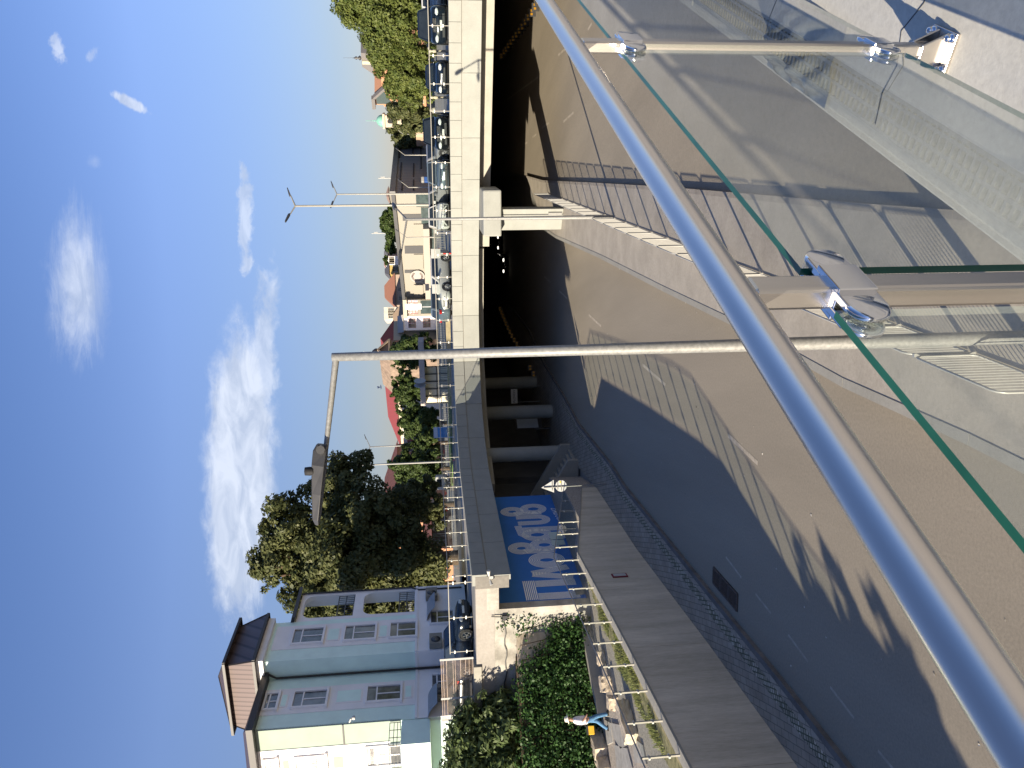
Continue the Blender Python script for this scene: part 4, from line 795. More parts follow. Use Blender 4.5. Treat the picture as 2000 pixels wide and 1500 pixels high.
for lab, y, d in (('cream cast bollard right of the dark navy hatchback', 100, 47), ('cream cast bollard left of the dark navy hatchback', 190.5, 47)):
    q = D(860, y, d); t = thing('bollard', lab, 'bollard', (q.x, q.y, ZD), 'cream bollards'); mb = MB(); mb.lathe([(.1, 0), (.1, .08), (.075, .12), (.065, .72), (.10, .75), (.10, .9), (.07, .93), (.06, .98), (.085, 1.03), (.085, 1.1), (0, 1.16)], (q.x, q.y, ZD), 12); build('bollard', mb, CREAM, t)
def barfence(name, label, pts, h, step, n, m, rail=.05):
    t = thing(name, label, 'fence', pts[0]); A = along([Vector(p) for p in pts], step)
    for i, (p, d) in enumerate(A):
        mb = MB(); mb.bar(p, p+Vector((0, 0, h)), rail, rail); build('post', mb, m, t)
        if i < len(A)-1:
            q = A[i+1][0]; mb = MB()
            for z in (.18, h*.96): mb.bar(p+Vector((0, 0, z)), q+Vector((0, 0, z)), .04, .05)
            for j in range(1, n): a = p.lerp(q, j/n); mb.bar(a+Vector((0, 0, .18)), a+Vector((0, 0, h*.96)), .025, .025)
            build('panel', mb, m, t)
    return t
q0, q1 = D(860, 700, 62), D(860, 470, 66); barfence('street_fence', 'grey barred fence along the street behind the bridge railing', [(q0.x-3, 61.5, ZD), (q1.x+3, 65, ZD)], 1.05, 2.4, 16, GALVD)
q0, q1 = D(860, 708, 58), D(860, 600, 58); kb = thing('barrier_beam', 'low weathered concrete barrier beam behind the bridge railing', 'barrier', (q0.x, 58, ZD)); mb = MB(); mb.bar((q0.x, 58, ZD+.3), (q1.x, 58, ZD+.3), .3, .35); build('beam', mb, mat('yellowish concrete', (.40, .32, .20), .9, var=.2, scale=2), kb)
q0, q1 = D(860, 930, 70), D(860, 700, 64); barfence('street_fence', 'low grey fence by the lawn on the left of the bridge', [(q0.x, 70, ZD), (q1.x, 64, ZD)], .95, 2.6, 12, GALVD)
q = D(855, 776, 56); t = thing('round_sign', 'edge-on round traffic signs on a pole in front of the canopy', 'road sign', (q.x, 56, ZD)); zt = D(812, 745, 56).z
q = D(860, 747, 56); mb = MB(); mb.tube([(q.x-.05, 56, ZD), (q.x, 56, zt)], .035, 6); build('pole', mb, GALV, t); mb = MB(); T = Matrix.Rotation(R(64), 4, 'Z') @ Matrix.Rotation(R(90), 4, 'X')
for o in (-.16, .16): mb.lathe([(0, 0), (.42, 0), (.42, .03), (0, .03)], (q.x+o, 56, zt-.3), 24, M=T, smooth=False)
build('disc', mb, mat('sign grey blue', (.20, .26, .32), .5, var=.05), t)
# ------------------------------------------------------------------ buildings
def facade(t, a, b, z0, z1, rows, cols, ww, wh, fm=WREND, gm=GLW, inset=.06, marg=.5, frame=.09, skip=()):
    """rows x cols windows on the vertical face a->b (outside on the right of a->b seen from above)"""
    a, b = Vector(a[:2]), Vector(b[:2]); d = (b-a); L_ = d.length; d.normalize(); nn = Vector((d.y, -d.x)); T = Matrix.Rotation(math.atan2(d.y, d.x), 4, 'Z')
    for r in range(rows):
        for c in range(cols):
            if (r, c) in skip: continue
            p = a+d*(marg+(L_-2*marg)*(c+.5)/cols); z = z0+(z1-z0)*(r+.5)/rows; q = MB()
            for s_ in (-1, 1): q.box((p.x+nn.x*.03+d.x*s_*(ww/2), p.y+nn.y*.03+d.y*s_*(ww/2), z), (frame, .1, wh+frame), rz=math.atan2(d.y, d.x)); q.box((p.x+nn.x*.031, p.y+nn.y*.031, z+s_*wh/2), (ww+frame*1.6, .12, frame), rz=math.atan2(d.y, d.x))
            q.box((p.x+nn.x*.03, p.y+nn.y*.03, z+wh*.2), (ww-frame, .06, frame*.6), rz=math.atan2(d.y, d.x)); q.box((p.x+nn.x*.031, p.y+nn.y*.031, z-wh*.18), (frame*.6, .055, wh*.7), rz=math.atan2(d.y, d.x))
            w = build('window', q, fm, t); q = MB(); q.box((p.x+nn.x*.012, p.y+nn.y*.012, z), (ww-.01, .02, wh-.01), rz=math.atan2(d.y, d.x)); build('pane', q, gm, w)
def pyr(mb, poly, z0, z1, k, mi=0):                 # hip roof: shrink poly towards its centroid by k
    n_ = len(poly); c = Vector((sum(p[0] for p in poly)/n_, sum(p[1] for p in poly)/n_)); top = [tuple(c.lerp(Vector(p[:2]), k)) for p in poly]
    vs = [(p[0], p[1], z0) for p in poly]+[(p[0], p[1], z1) for p in top]; mb.add(vs, [(i, (i+1) % n_, n_+(i+1) % n_, n_+i) for i in range(n_)]+[tuple(range(n_)), tuple(range(2*n_-1, n_-1, -1))], mi)
def house(name, label, a, b, depth, z0, z1, wall, roof=None, rh=2., rk=.25, over=.35, win=None, wm=None, group=None, cat='building'):
    a, b = Vector(a[:2]), Vector(b[:2]); d = (b-a).normalized(); nn = Vector((-d.y, d.x)); t = thing(name, label, cat, (a.x, a.y, z0), group); P = [a, b, b+nn*depth, a+nn*depth]
    mb = MB(); mb.prism(P, z0-.3, z1); build('wall', mb, wall, t)
    if roof:
        Q = [a-d*over-nn*over, b+d*over-nn*over, b+d*over+nn*(depth+over), a-d*over+nn*(depth+over)]; mb = MB()
        if rk == 'ridge':
            m0, m1 = (Q[0]+Q[3])/2, (Q[1]+Q[2])/2; e = (m1-m0)*.12; m0, m1 = m0+e, m1-e; vs = [hz(p, z1) for p in Q]+[hz(m0, z1+rh), hz(m1, z1+rh)]; mb.add(vs, [(0, 1, 5, 4), (1, 2, 5), (2, 3, 4, 5), (3, 0, 4), (3, 2, 1, 0)])
        elif rk == 'gable':
            m0, m1 = (Q[0]+Q[3])/2, (Q[1]+Q[2])/2; vs = [hz(p, z1) for p in Q]+[hz(m0, z1+rh), hz(m1, z1+rh)]; mb.add(vs, [(0, 1, 5, 4), (1, 2, 5), (2, 3, 4, 5), (3, 0, 4), (3, 2, 1, 0)])
        else: pyr(mb, Q, z1, z1+rh, rk)
        build('roof', mb, roof, t)
    if win: facade(t, a, b, z0+win[4] if len(win) > 4 else z0+.8, z1-.3, win[0], win[1], win[2], win[3], wm or CREAM)
    return t
# mint and white building on the left (stepped plan)
mtb = thing('mint_building', 'mint and white three storey building with brown seamed roofs at the left', 'building', (-14.45, 41.3, ZD))
dA = Vector((.309, .951)).normalized(); dB = Vector((dA.y, -dA.x)); nA_ = Vector((dA.y, -dA.x)); nB_ = Vector((dB.y, -dB.x))
Kp = Vector((-17.1, 40.0)); I_ = Kp+dA*3.91; K_ = I_+dB*1.147; T_ = K_+dA*3.56; E_ = K_+dA*6.48; LW = 2.92
ZT = 18.75; Zm = 18.9; ZS = 10.15
mb = MB(); mb.prism([Kp-dB*9, Kp, I_, K_, T_, T_-dB*6.5+dA*1, Kp-dB*9+dA*9], ZD-.3, ZT-.2); build('wall', mb, MINT_SHADE, mtb)
def slab(t, name, a, b, o0, o1, z0, z1, m, nn): q = MB(); q.prism([a+nn*o0, b+nn*o0, b+nn*o1, a+nn*o1], z0, z1); return build(name, q, m, t)
slab(mtb, 'base_band', K_, E_, -.2, .035, ZD-.2, ZS, WREND, nA_); slab(mtb, 'base_band', Kp, I_, -.2, .035, ZD-.2, ZS, WREND, nA_); slab(mtb, 'base_band', I_, K_, -.2, .033, ZD-.2, ZS, WREND, nB_)
slab(mtb, 'string_course', K_, E_, 0, .09, ZS, ZS+.13, WREND, nA_); slab(mtb, 'string_course', Kp, I_, 0, .09, ZS, ZS+.13, WREND, nA_); slab(mtb, 'string_course', I_, K_, 0, .09, ZS, ZS+.13, WREND, nB_)
slab(mtb, 'window_band', K_+dA*.95, K_+dA*3.1, -.1, .05, ZS+.14, 18.3, WREND, nA_); slab(mtb, 'window_band', Kp+dA*1.03, Kp+dA*2.95, -.1, .05, ZS+.14, 18.3, WREND, nA_)
# sunlit flank, faced with the mint toned down for sun, with its balcony
slab(mtb, 'flank_panel', Kp-dB*9, Kp, -.1, .03, 11.0, 18.4, MINT_LIT, nB_); slab(mtb, 'window_band', Kp-dB*3.6, Kp-dB*1.25, -.1, .07, 11.6, 18.4, WREND, nB_); slab(mtb, 'flank_joint', Kp-dB*9, Kp, .0, .06, 13.9, 13.98, ROOFD, nB_)
mb = MB(); mb.prism([Kp-dB*4.2+nB_*.03, Kp-dB*.02+nB_*.03, Kp-dB*.02+nB_*1.7, Kp-dB*4.2+nB_*1.7], 9.5, 10.95); bal = build('balcony', mb, MINT_SHADE, mtb)
mb = MB(); q = [Kp-dB*4.2+nB_*1.66, Kp-dB*.06+nB_*1.66, Kp-dB*.06+nB_*.1]
for i in range(2):
    for z in (11.15, 11.33, 11.55): mb.bar(hz(q[i], z), hz(q[i+1], z), .03, .03)
    for k in range(4): p = q[i].lerp(q[i+1], k/3); mb.bar(hz(p, 10.95), hz(p, 11.55), .03, .03)
build('balcony_rail', mb, DARKM, bal)
def win(a, d, nn, s0, z, w, h, trim=True, fm=WREND, mull=.72):
    T = math.atan2(d.y, d.x); p = a+d*s0; q = MB()
    for s_ in (-1, 1): q.box(hz(p+d*s_*(w/2+.04)+nn*.09, z), (.1, .14, h+.2), rz=T)
    q.box(hz(p+nn*.09, z+h/2+.05), (w+.02, .14, .1), rz=T); q.box(hz(p+nn*.11, z-h/2-.06), (w+.36, .2, .12), rz=T); q.box(hz(p+nn*.075, z-h/2+h*mull), (w, .06, .07), rz=T); q.box(hz(p+nn*.075, z-h/2+h*mull/2), (.06, .06, h*mull-.08), rz=T)
    o = build('window', q, fm, mtb); q = MB(); q.box(hz(p+nn*.055, z), (w, .03, h), rz=T); build('pane', q, GLW, o)
    return o
def panel(a, d, nn, s0, z, w, h, m=MINT_SHADE):
    T = math.atan2(d.y, d.x); p = a+d*s0; q = MB(); q.box(hz(p+nn*.06, z), (w+.14, .06, h+.14), rz=T); o = build('panel_frame', q, WREND, mtb); q = MB(); q.box(hz(p+nn*.085, z), (w, .04, h), rz=T); build('panel', q, m, o)
for z, h in ((16.4, 1.65), (13.45, 1.7), (10.98, 1.45)): win(K_, dA, nA_, 2.0, z, 1.3, h)
for z, h in ((14.97, .6), (12.12, .4)): panel(K_, dA, nA_, 2.0, z, 1.0, h)
for z, h in ((17.85, .6), (15.85, 1.7), (11.95, 1.75)): win(Kp, dA, nA_, 2.0, z, 1.15, h)
for z, h in ((17.2, .25), (13.8, 1.25), (10.65, .3)): panel(Kp, dA, nA_, 2.0, z, .85, h)
for s_, z, h, w in ((-2.3, 15.7, 1.5, 1.0), (-2.3, 17.7, .6, 1.0), (-2.1, 11.95, 1.7, 1.2)): win(Kp, dB, nB_, s_, z, w, h)
for z, h in ((16.95, .3), (14.3, .5)): panel(Kp, dB, nB_, -2.3, z, .7, h, MINT_LIT)
win(K_, dA, nA_, 3.0, 8.7, 1.2, 1.3); win(Kp, dA, nA_, 2.6, 8.9, 1.1, .9)
# loggia: two open arched storeys at the right end
lo = MB()
def archwall(z0, z1, s0, s1, r):
    k = 8; a0, a1 = s0+.3, s1-.3; zz0, zz1 = z0+.1, z1-.26
    inner = [(a0, zz0), (a1, zz0), (a1, zz1-r)]+[(a1-r+r*math.cos(R(90*i/k)), zz1-r+r*math.sin(R(90*i/k))) for i in range(1, k+1)]+[(a0+r-r*math.sin(R(90*i/k)), zz1-r+r*math.cos(R(90*i/k))) for i in range(1, k+1)]
    outer = [(s0, z0), (s1, z0), (s1, z1)]+[(s1, z1) for _ in range(k)]+[(s0, z1) for _ in range(k)]
    n_ = len(inner); vs = []
    for o_ in (0., -.32): vs += [hz(T_+dA*s+nA_*o_, z) for s, z in inner]+[hz(T_+dA*s+nA_*o_, z) for s, z in outer]
    m2 = 2*n_
    for i in range(n_):
        j = (i+1) % n_
        if outer[i] != outer[j]: lo.add([vs[i], vs[j], vs[n_+j], vs[n_+i]], [(0, 1, 2, 3)]); lo.add([vs[m2+i], vs[m2+j], vs[m2+n_+j], vs[m2+n_+i]], [(0, 1, 2, 3)])
        else: lo.add([vs[i], vs[j], vs[n_+j]], [(0, 1, 2)]); lo.add([vs[m2+i], vs[m2+j], vs[m2+n_+j]], [(0, 1, 2)])
        lo.add([vs[i], vs[j], vs[m2+j], vs[m2+i]], [(0, 1, 2, 3)])
archwall(13.95, 17.35, 0, LW, .6); archwall(ZS+.1, 13.75, 0, LW, .6)
lo.prism([T_, E_, E_-dB*2.2, T_-dB*2.2], ZS-.1, ZS+.1); lo.prism([T_, E_, E_-dB*2.2, T_-dB*2.2], 13.75, 13.95)
lo.prism([E_-dA*.3-dB*.32, E_-dB*.32, E_-dB*.75, E_-dA*.3-dB*.75], ZS+.1, 17.3); lo.prism([T_, E_-nA_*.21, E_-dB*2.2, T_-dB*2.2], ZD-.2, ZS-.1)
lg2 = build('loggia', lo, WREND, mtb, fixn=False)
for z in (ZS+.2, 14.1):
    mb = MB(); a, b = T_+dA*.3-nA_*.14, E_-dA*.3-nA_*.14
    for zz in (z, z+.5, z+.95): mb.bar(hz(a, zz), hz(b, zz), .05, .05)
    for k in range(12): p = a.lerp(b, k/11); mb.bar(hz(p, z), hz(p, z+.95), .03, .03)
    build('loggia_rail', mb, DARKM, lg2)
mb = MB(); mb.prism([T_+nA_*.35-dA*.05, E_+nA_*.35+dA*.3, E_-dB*2.4+dA*.3, T_-dB*2.4], [17.35, 17.35, 18.1, 18.1], [17.55, 17.55, 18.3, 18.3]); build('loggia_roof', mb, ROOFD, mtb)
# roofs
RT_ = [K_+nA_*.55+nB_*.6, T_+nA_*.55+dA*.2, T_+dA*.2-dB*4.4, K_+nB_*.6-dB*4.4]
mb = MB(); mb.prism([K_+nA_*.3+nB_*.3, T_+nA_*.3+dA*.08, T_+dA*.08-dB*2, K_+nB_*.3-dB*2], ZT-.25, ZT+.12); build('cornice', mb, WREND, mtb)
ctr = sum(RT_, Vector((0, 0)))/4; top = [ctr.lerp(p, .80) for p in RT_]; Z1, Z2 = 20.5, 21.5
mb = MB(); mb.add([hz(p, Zm) for p in RT_]+[hz(p, Z1) for p in top], [(0, 1, 5, 4), (1, 2, 6, 5), (2, 3, 7, 6), (3, 0, 4, 7), (3, 2, 1, 0), (4, 5, 6, 7)])
to2 = [ctr.lerp(p, .95) for p in RT_]; mb.add([hz(p, Z1) for p in to2]+[hz(ctr, Z2)], [(0, 1, 4), (1, 2, 4), (2, 3, 4), (3, 0, 4), (3, 2, 1, 0)])
rf = build('tower_roof', mb, ROOFB, mtb); mb = MB()
for P, z in ((RT_, Zm), (to2, Z1)):
    for i in range(4): mb.bar(hz(P[i], z), hz(P[(i+1) % 4], z), .12, .14)
for i in range(4): mb.bar(hz(RT_[i], Zm), hz(top[i], Z1), .07, .07); mb.bar(hz(to2[i], Z1), hz(ctr, Z2), .08, .08)
build('roof_trim', mb, ROOFD, rf)
mb = MB(); mb.prism([Kp-dB*9+nB_*.5, Kp+nA_*.5+nB_*.5, I_+nA_*.5-dA*.05, I_-dB*4-dA*.05, Kp-dB*9+dA*5], 18.3, 18.62); build('main_roof', mb, ROOFD, mtb)
mb = MB(); mb.add([hz(Kp-dB*9+nB_*.5, 18.62), hz(Kp+nA_*.45+nB_*.45, 18.62), hz(I_+nA_*.45, 18.62), hz(I_-dB*3.5, 20.1), hz(Kp-dB*9+dA*3.5, 20.1)], [(0, 1, 3, 4), (1, 2, 3)]); build('roof_slope', mb, ROOFB, mtb)
mb = MB(); a = I_+nA_*.12-dA*.12; mb.tube([hz(a+nA_*.35, 18.4), hz(a, 17.9), hz(a, ZD+.3)], .06, 8); build('downpipe', mb, ROOFD, mtb)
mb = MB(); a = E_+nA_*.08-dA*.1; mb.tube([hz(a, 17.4), hz(a, 10.6), hz(a-dA*.3, 10.1), hz(a-dA*.3, ZD+.2)], .05, 8); build('downpipe', mb, ROOFD, mtb)
for (a, d, nn, s_, z, lab) in ((K_, dA, nA_, 5.2, 9.3, 'white air conditioner high under the loggia of the mint building'), (K_, dA, nA_, .5, 9.1, 'large air conditioner beside the dark downpipe of the mint building'), (Kp, dA, nA_, 1.5, 9.0, 'air conditioner under the main wall window near the balcony')):
    t = thing('air_conditioner', lab, 'air conditioner', hz(a+d*s_+nn*.4, z-.35), 'air conditioners on the mint building'); q = MB(); q.box(hz(a+d*s_+nn*.28, z), (.95, .38, .72), rz=math.atan2(d.y, d.x)); build('case', q, BEIGE, t, bevel=.02)
    q = MB(); q.lathe([(.05, 0), (.27, 0), (.27, .012), (.05, .012)], hz(a+d*(s_-.12)+nn*.475, z), 18, M=Matrix.Rotation(math.atan2(d.y, d.x), 4, 'Z') @ Matrix.Rotation(R(90), 4, 'X')); build('fan_grille', q, DARKM, t)
for (s_, a) in ((3.6, K_), (.7, Kp)):
    q = MB(); p = a+dA*s_
    for k in range(6):
        f0, f1 = k/6, (k+1)/6; g_ = lambda f: (f*.95, 9.6-.5*f*f)
        (o0, z0), (o1, z1) = g_(f0), g_(f1); q.quad(hz(p-dA*.8+nA_*o0, z0), hz(p+dA*.8+nA_*o0, z0), hz(p+dA*.8+nA_*o1, z1), hz(p-dA*.8+nA_*o1, z1))
    build('door_canopy', q, mat('canopy sheet', (.30, .31, .32), .4, var=.1), mtb)
cm_ = MB(); p = Kp+nA_*.1; cm_.tube([hz(p, 13.6), hz(p+nA_*.22, 13.5)], .05, 8); cm_.lathe([(.1, 0), (.11, .1), (.06, .16), (0, .16)], hz(p+nA_*.25, 13.3), 10); build('camera', cm_, WHITE, mtb)
# ------------------------------------------------------------------ the town behind the square
def on(x, y, a, b):                                 # point seen at (x, y) on the vertical plane through a, b
    r = ray(x, y); nx, ny = -(b.y-a.y), b.x-a.x; t = (nx*a.x+ny*a.y)/(nx*r.x+ny*r.y); return Vector((r.x*t, r.y*t, ZE+r.z*t))
M0, M1, M2_ = D(800, 268, 189), D(800, 378, 150), D(800, 592, 168); ZT_ = 15.2; ZT2 = D(790, 592, 168).z
ml = thing('shopping_mall', 'wide pale corrugated shopping mall with a ring emblem and a dark grey side', 'building', (M1.x, M1.y, ZD)); mf = (M1-M2_); mf.z = 0; mfd = mf.normalized(); mn = Vector((mfd.y, -mfd.x, 0))
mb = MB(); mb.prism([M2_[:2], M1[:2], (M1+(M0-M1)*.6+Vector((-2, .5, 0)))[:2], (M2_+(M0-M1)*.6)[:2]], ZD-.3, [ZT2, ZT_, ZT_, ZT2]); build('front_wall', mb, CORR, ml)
sdv = (M0-M1); sdv.z = 0; sdn = Vector((sdv.y, -sdv.x, 0)).normalized()
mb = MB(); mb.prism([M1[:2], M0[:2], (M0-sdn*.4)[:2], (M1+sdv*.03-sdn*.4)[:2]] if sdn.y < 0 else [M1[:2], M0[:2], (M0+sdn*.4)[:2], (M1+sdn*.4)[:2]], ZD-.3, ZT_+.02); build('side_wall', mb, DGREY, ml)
mb = MB(); mb.bar((M1.x, M1.y, ZT_+.1), (M0.x, M0.y, ZT_+.1), .9, 1.1); mb.bar((M1.x, M1.y, ZT_), (M2_.x, M2_.y, ZT2), .9, .7); build('roof_edge', mb, DARKM, ml)
mb = MB()
for (xa, ya, yb) in ((782, 285, 308), (784, 318, 352), (795, 262, 285), (807, 268, 300), (808, 320, 345), (808, 352, 372), (822, 290, 330), (786, 356, 372)):
    a, b = on(xa, ya, M1, M0), on(xa, yb, M1, M0); o_ = sdn*.1*(1 if sdn.y < 0 else -1); mb.bar(a+o_, (b.x+o_.x, b.y+o_.y, a.z), .15, .28)
build('panel_joint', mb, BLACK, ml)
def mquad(x0, y0, x1, y1, m, name, off=.15, th=.2):   # box on the mall front between picture columns y0..y1 and heights x0..x1
    a, b = on(x0, y0, M2_, M1), on(x0, y1, M2_, M1); z1 = a.z; z0 = on(x1, y0, M2_, M1).z; q = MB(); o0, o1 = mn*(off-th), mn*off
    q.prism([(a+o0)[:2], (b+o0)[:2], (b+o1)[:2], (a+o1)[:2]], z0, z1); return build(name, q, m, ml)
mquad(812, 378, 840, 404, mat('mall glass', (.05, .07, .07), .1, var=.4, scale=.8), 'window', .1); mquad(786, 418, 822, 431, DARKM, 'recess', .08); mquad(822, 405, 846, 436, MATS['mall glass'], 'window', .1); mquad(790, 480, 826, 495, DARKM, 'recess', .08)
mquad(838, 437, 850, 545, MATS['mall glass'], 'window', .1); mquad(790, 527, 812, 533, DARKM, 'recess', .08); mquad(826, 437, 838, 588, mat('mall canopy', (.30, .27, .23), .8, var=.05), 'canopy', 2., 2.)
for (y0, y1) in ((437, 478), (496, 525), (555, 588)): mquad(808, y0, 826, y1, BEIGE, 'lower_cladding', .25)
ec = on(815, 538, M2_, M1)+mn*.32; mb = MB(); T = Matrix.Rotation(math.atan2(mfd.y, mfd.x), 4, 'Z'); er = 12.5*ec.y/1500
q = MB(); q.lathe([(0, 0), (er*1.12, 0), (er*1.12, .1), (0, .1)], ec+mn*.0, 36, M=T @ Matrix.Rotation(R(90), 4, 'X'), smooth=False); em = build('emblem', q, mat('emblem disc', (.30, .285, .26), .7, var=0), ml)
for k in range(30):
    a = 2*math.pi*k/30
    if abs(((a+math.pi) % (2*math.pi))-math.pi) < .5: continue
    for r0, r1 in ((.62, .92),): mb.bar(ec+mn*.12+mfd*math.cos(a)*er*r0+Vector((0, 0, math.sin(a)*er*r0)), ec+mn*.12+mfd*math.cos(a)*er*r1+Vector((0, 0, math.sin(a)*er*r1)), .12, .08)
build('emblem_mark', mb, mat('emblem brown', (.07, .03, .025), .7, var=0), em)
a, b = on(800, 560, M2_, M1)+mn*8, on(800, 549, M2_, M1)+mn*8; t = thing('billboard', 'grey advertising billboard seen from behind on a pole before the mall', 'billboard', (a.x, a.y, ZD)); mb = MB(); z1, z0 = D(790, 555, a.y).z, D(822, 555, a.y).z; mb.prism([a[:2], b[:2], (b.x, b.y+.4), (a.x, a.y+.4)], z0, z1); mb.tube([((a.x+b.x)/2, a.y+.2, ZD), ((a.x+b.x)/2, a.y+.2, z0)], .12, 6); build('board', mb, SB, t)
# ornamental tile block and neighbours
def bld(name, label, ya, yb, da, db, xtop, depth, wall, **k):
    a, b = D(800, ya, da), D(800, yb, db); z1 = D(xtop, (ya+yb)/2, (da+db)/2).z; return house(name, label, a, b, depth, ZD, z1, wall, **k), a, b, z1
t, a, b, z1 = bld('tile_pavilion', 'low shop block with an ornamental tile frieze over dark glass', 618, 586, 166, 165, 794, 12, BEIGE)
pm, n_ = nt_new('ornamental tile'); o_ = N(n_, 'ShaderNodeOutputMaterial'); p_ = N(n_, 'ShaderNodeBsdfPrincipled', Roughness=.6); tc_ = N(n_, 'ShaderNodeTexCoord'); vo = N(n_, 'ShaderNodeTexVoronoi', Scale=1.6, feature='DISTANCE_TO_EDGE', Randomness=.25); rp = N(n_, 'ShaderNodeValToRGB'); rp.color_ramp.interpolation = 'CONSTANT'
for i, (ps, c) in enumerate(((0, (.22, .12, .11)), (.12, (.55, .53, .50)), (.24, (.15, .18, .30)), (.33, (.50, .45, .42)))):
    e = rp.color_ramp.elements[i] if i < 2 else rp.color_ramp.elements.new(ps)
    e.position = ps; e.color = c4(c)
n_.links.new(tc_.outputs['Object'], vo.inputs['Vector']); n_.links.new(vo.outputs['Distance'], rp.inputs[0]); n_.links.new(rp.outputs[0], p_.inputs['Base Color']); n_.links.new(p_.outputs[0], o_.inputs[0])
def strip_on(t, a, b, s0, s1, z0, z1, m, name, o=.12): q = MB(); d = (b-a); p0, p1 = a+d*s0, a+d*s1; nn = Vector((d.y, -d.x, 0)).normalized(); q.prism([(p0-nn*.1)[:2], (p1-nn*.1)[:2], (p1+nn*o)[:2], (p0+nn*o)[:2]], z0, z1); return build(name, q, m, t)
strip_on(t, a, b, -.08, 1.05, z1-.1, z1+.7, CREAM, 'cornice', .9); strip_on(t, a, b, .14, 1., z1-2.4, z1-.3, pm, 'tile_frieze'); strip_on(t, a, b, .14, 1., ZD+.2, z1-3., MATS['mall glass'], 'shop_window')
for k in (.14, .57, .99): strip_on(t, a, b, k-.01, k+.01, ZD, z1-3, CREAM, 'mullion', .2)
house('town_house', 'white house with dark windows and a broad brown roof behind the tile shop', D(800, 661, 196), D(800, 592, 196), 14, ZD, D(789, 625, 196).z, WREND, roof=mat('brown roof', (.26, .19, .13), .8, var=.1), rh=2.9, rk=.42, over=.6, win=(2, 5, 1.1, 1.9), wm=mat('red brown trim', (.22, .06, .05), .7))
t, a, b, z1 = bld('porch_house', 'white porch wing with a small gable and red trim beside the tile shop', 645, 618, 182, 182, 788, 6, WREND, roof=mat('porch roof', (.45, .40, .34), .8), rh=1.5, rk='gable', over=.4, win=(2, 2, .9, 1.6), wm=MATS['red brown trim'])
# church with carved gable, cross and long red roof
ca, cb = D(800, 703, 175), D(800, 664, 178); ze = D(760, 683, 176).z; zp = D(739, 683, 176).z; ch = thing('church', 'ornate brown church gable with a small dark cupola and thin cross', 'church', (ca.x, ca.y, ZD)); CB_ = mat('carved stone', (.19, .14, .105), .9, var=.35, scale=.9, bump=.5); dd = (cb-ca); dd.z = 0; dd.normalize(); nn_ = Vector((dd.y, -dd.x, 0)); mid = (ca+cb)/2
mb = MB(); mb.prism([ca[:2], cb[:2], (cb-nn_*14)[:2], (ca-nn_*14)[:2]], ZD-.2, ze); mb.add([hz(ca, ze), hz(cb, ze), hz(mid, zp), hz(ca-nn_*14, ze), hz(cb-nn_*14, ze), hz(mid-nn_*14, zp)], [(0, 1, 2), (5, 4, 3), (0, 2, 5, 3), (1, 4, 5, 2)]); build('wall', mb, CB_, ch)
mb = MB(); 
for p in (ca, cb): mb.bar(hz(p+nn_*.2, ze)-(hz(mid, zp)-hz(p, ze))*.08, hz(mid+nn_*.2, zp+.15), .7, .35)
mb.bar(hz(ca+nn_*.3, ze), hz(cb+nn_*.3, ze), .6, .4); mb.bar(hz(ca+nn_*.3, ze-3), hz(cb+nn_*.3, ze-3), .5, .35); mb.bar(hz(ca+nn_*.3, ze-4.6), hz(cb+nn_*.3, ze-4.6), .5, .3); build('moulding', mb, mat('stone moulding', (.25, .195, .145), .85, var=.2), ch)
mb = MB()
for k in range(5): p = ca.lerp(cb, (k+.5)/5)+nn_*.12; mb.box((p.x, p.y, ZD+2.6), (.9, .3, 2.6), rz=math.atan2(dd.y, dd.x)); mb.box((p.x, p.y, ze-1.7), (.5, .3, .9), rz=math.atan2(dd.y, dd.x))
build('niche', mb, mat('dark niche', (.11, .06, .05), .9), ch)
mb = MB(); mb.lathe([(.75, -.4), (.8, .3), (.95, .5), (.85, .9), (.5, 1.35), (.08, 1.6), (0, 1.7)], hz(mid+nn_*-.6, zp), 12); cu_ = build('cupola', mb, ROOFD, ch); mb = MB(); p = hz(mid-nn_*.6, zp); mb.bar(p+Vector((0, 0, 1.5)), p+Vector((0, 0, 4.)), .1, .1); mb.bar(p+Vector((-.35, 0, 3.3)), p+Vector((.35, 0, 3.3)), .09, .09); build('cross', mb, WHITE, cu_)
ra, rb_ = D(800, 868, 204), D(800, 694, 180); zev, zrg = D(768, 694, 180).z, D(744, 694, 184).z
t = thing('red_roof_hall', 'long cream hall under a bright red sheet roof', 'building', (ra.x, ra.y, ZD)); d_ = (rb_-ra); d_.z = 0; d_.normalize(); n2 = Vector((-d_.y, d_.x, 0)); mb = MB(); mb.prism([ra[:2], rb_[:2], (rb_+n2*12)[:2], (ra+n2*12)[:2]], ZD-.2, zev); build('wall', mb, CREAM, t)
mb = MB(); e0, e1, e2, e3 = ra-n2*.6-d_*.6, rb_-n2*.6, rb_+n2*12.6, ra+n2*12.6-d_*.6; r0, r1 = ra+n2*6+d_*4.5, rb_+n2*6; mb.add([hz(e0, zev), hz(e1, zev), hz(e2, zev), hz(e3, zev), hz(r0, zrg), hz(r1, zrg)], [(0, 1, 5, 4), (2, 3, 4, 5), (3, 0, 4), (1, 2, 5), (3, 2, 1, 0)]); build('roof', mb, ROOFR, t); facade(t, rb_, ra, ZD+1, zev-.5, 2, 9, 1.1, 2., CREAM) if False else facade(t, ra, rb_, ZD+1, zev-.5, 2, 9, 1.1, 2., CREAM)
t, a, b, z1 = bld('grey_villa', 'grey villa with red brown shutters under the red roof end', 872, 822, 128, 124, 787, 9, mat('grey render', (.40, .40, .40), .9), win=(2, 5, .8, 2.), wm=MATS['red brown trim'])
house('orange_house', 'orange house with a brown tiled roof behind the trees left of the red hall', D(800, 1020, 112), D(800, 866, 128), 11, ZD, D(774, 930, 120).z, ORANGE, roof=TILE, rh=2.4, rk='ridge', over=.5, win=(2, 8, 1.5, 1.7), wm=CREAM)
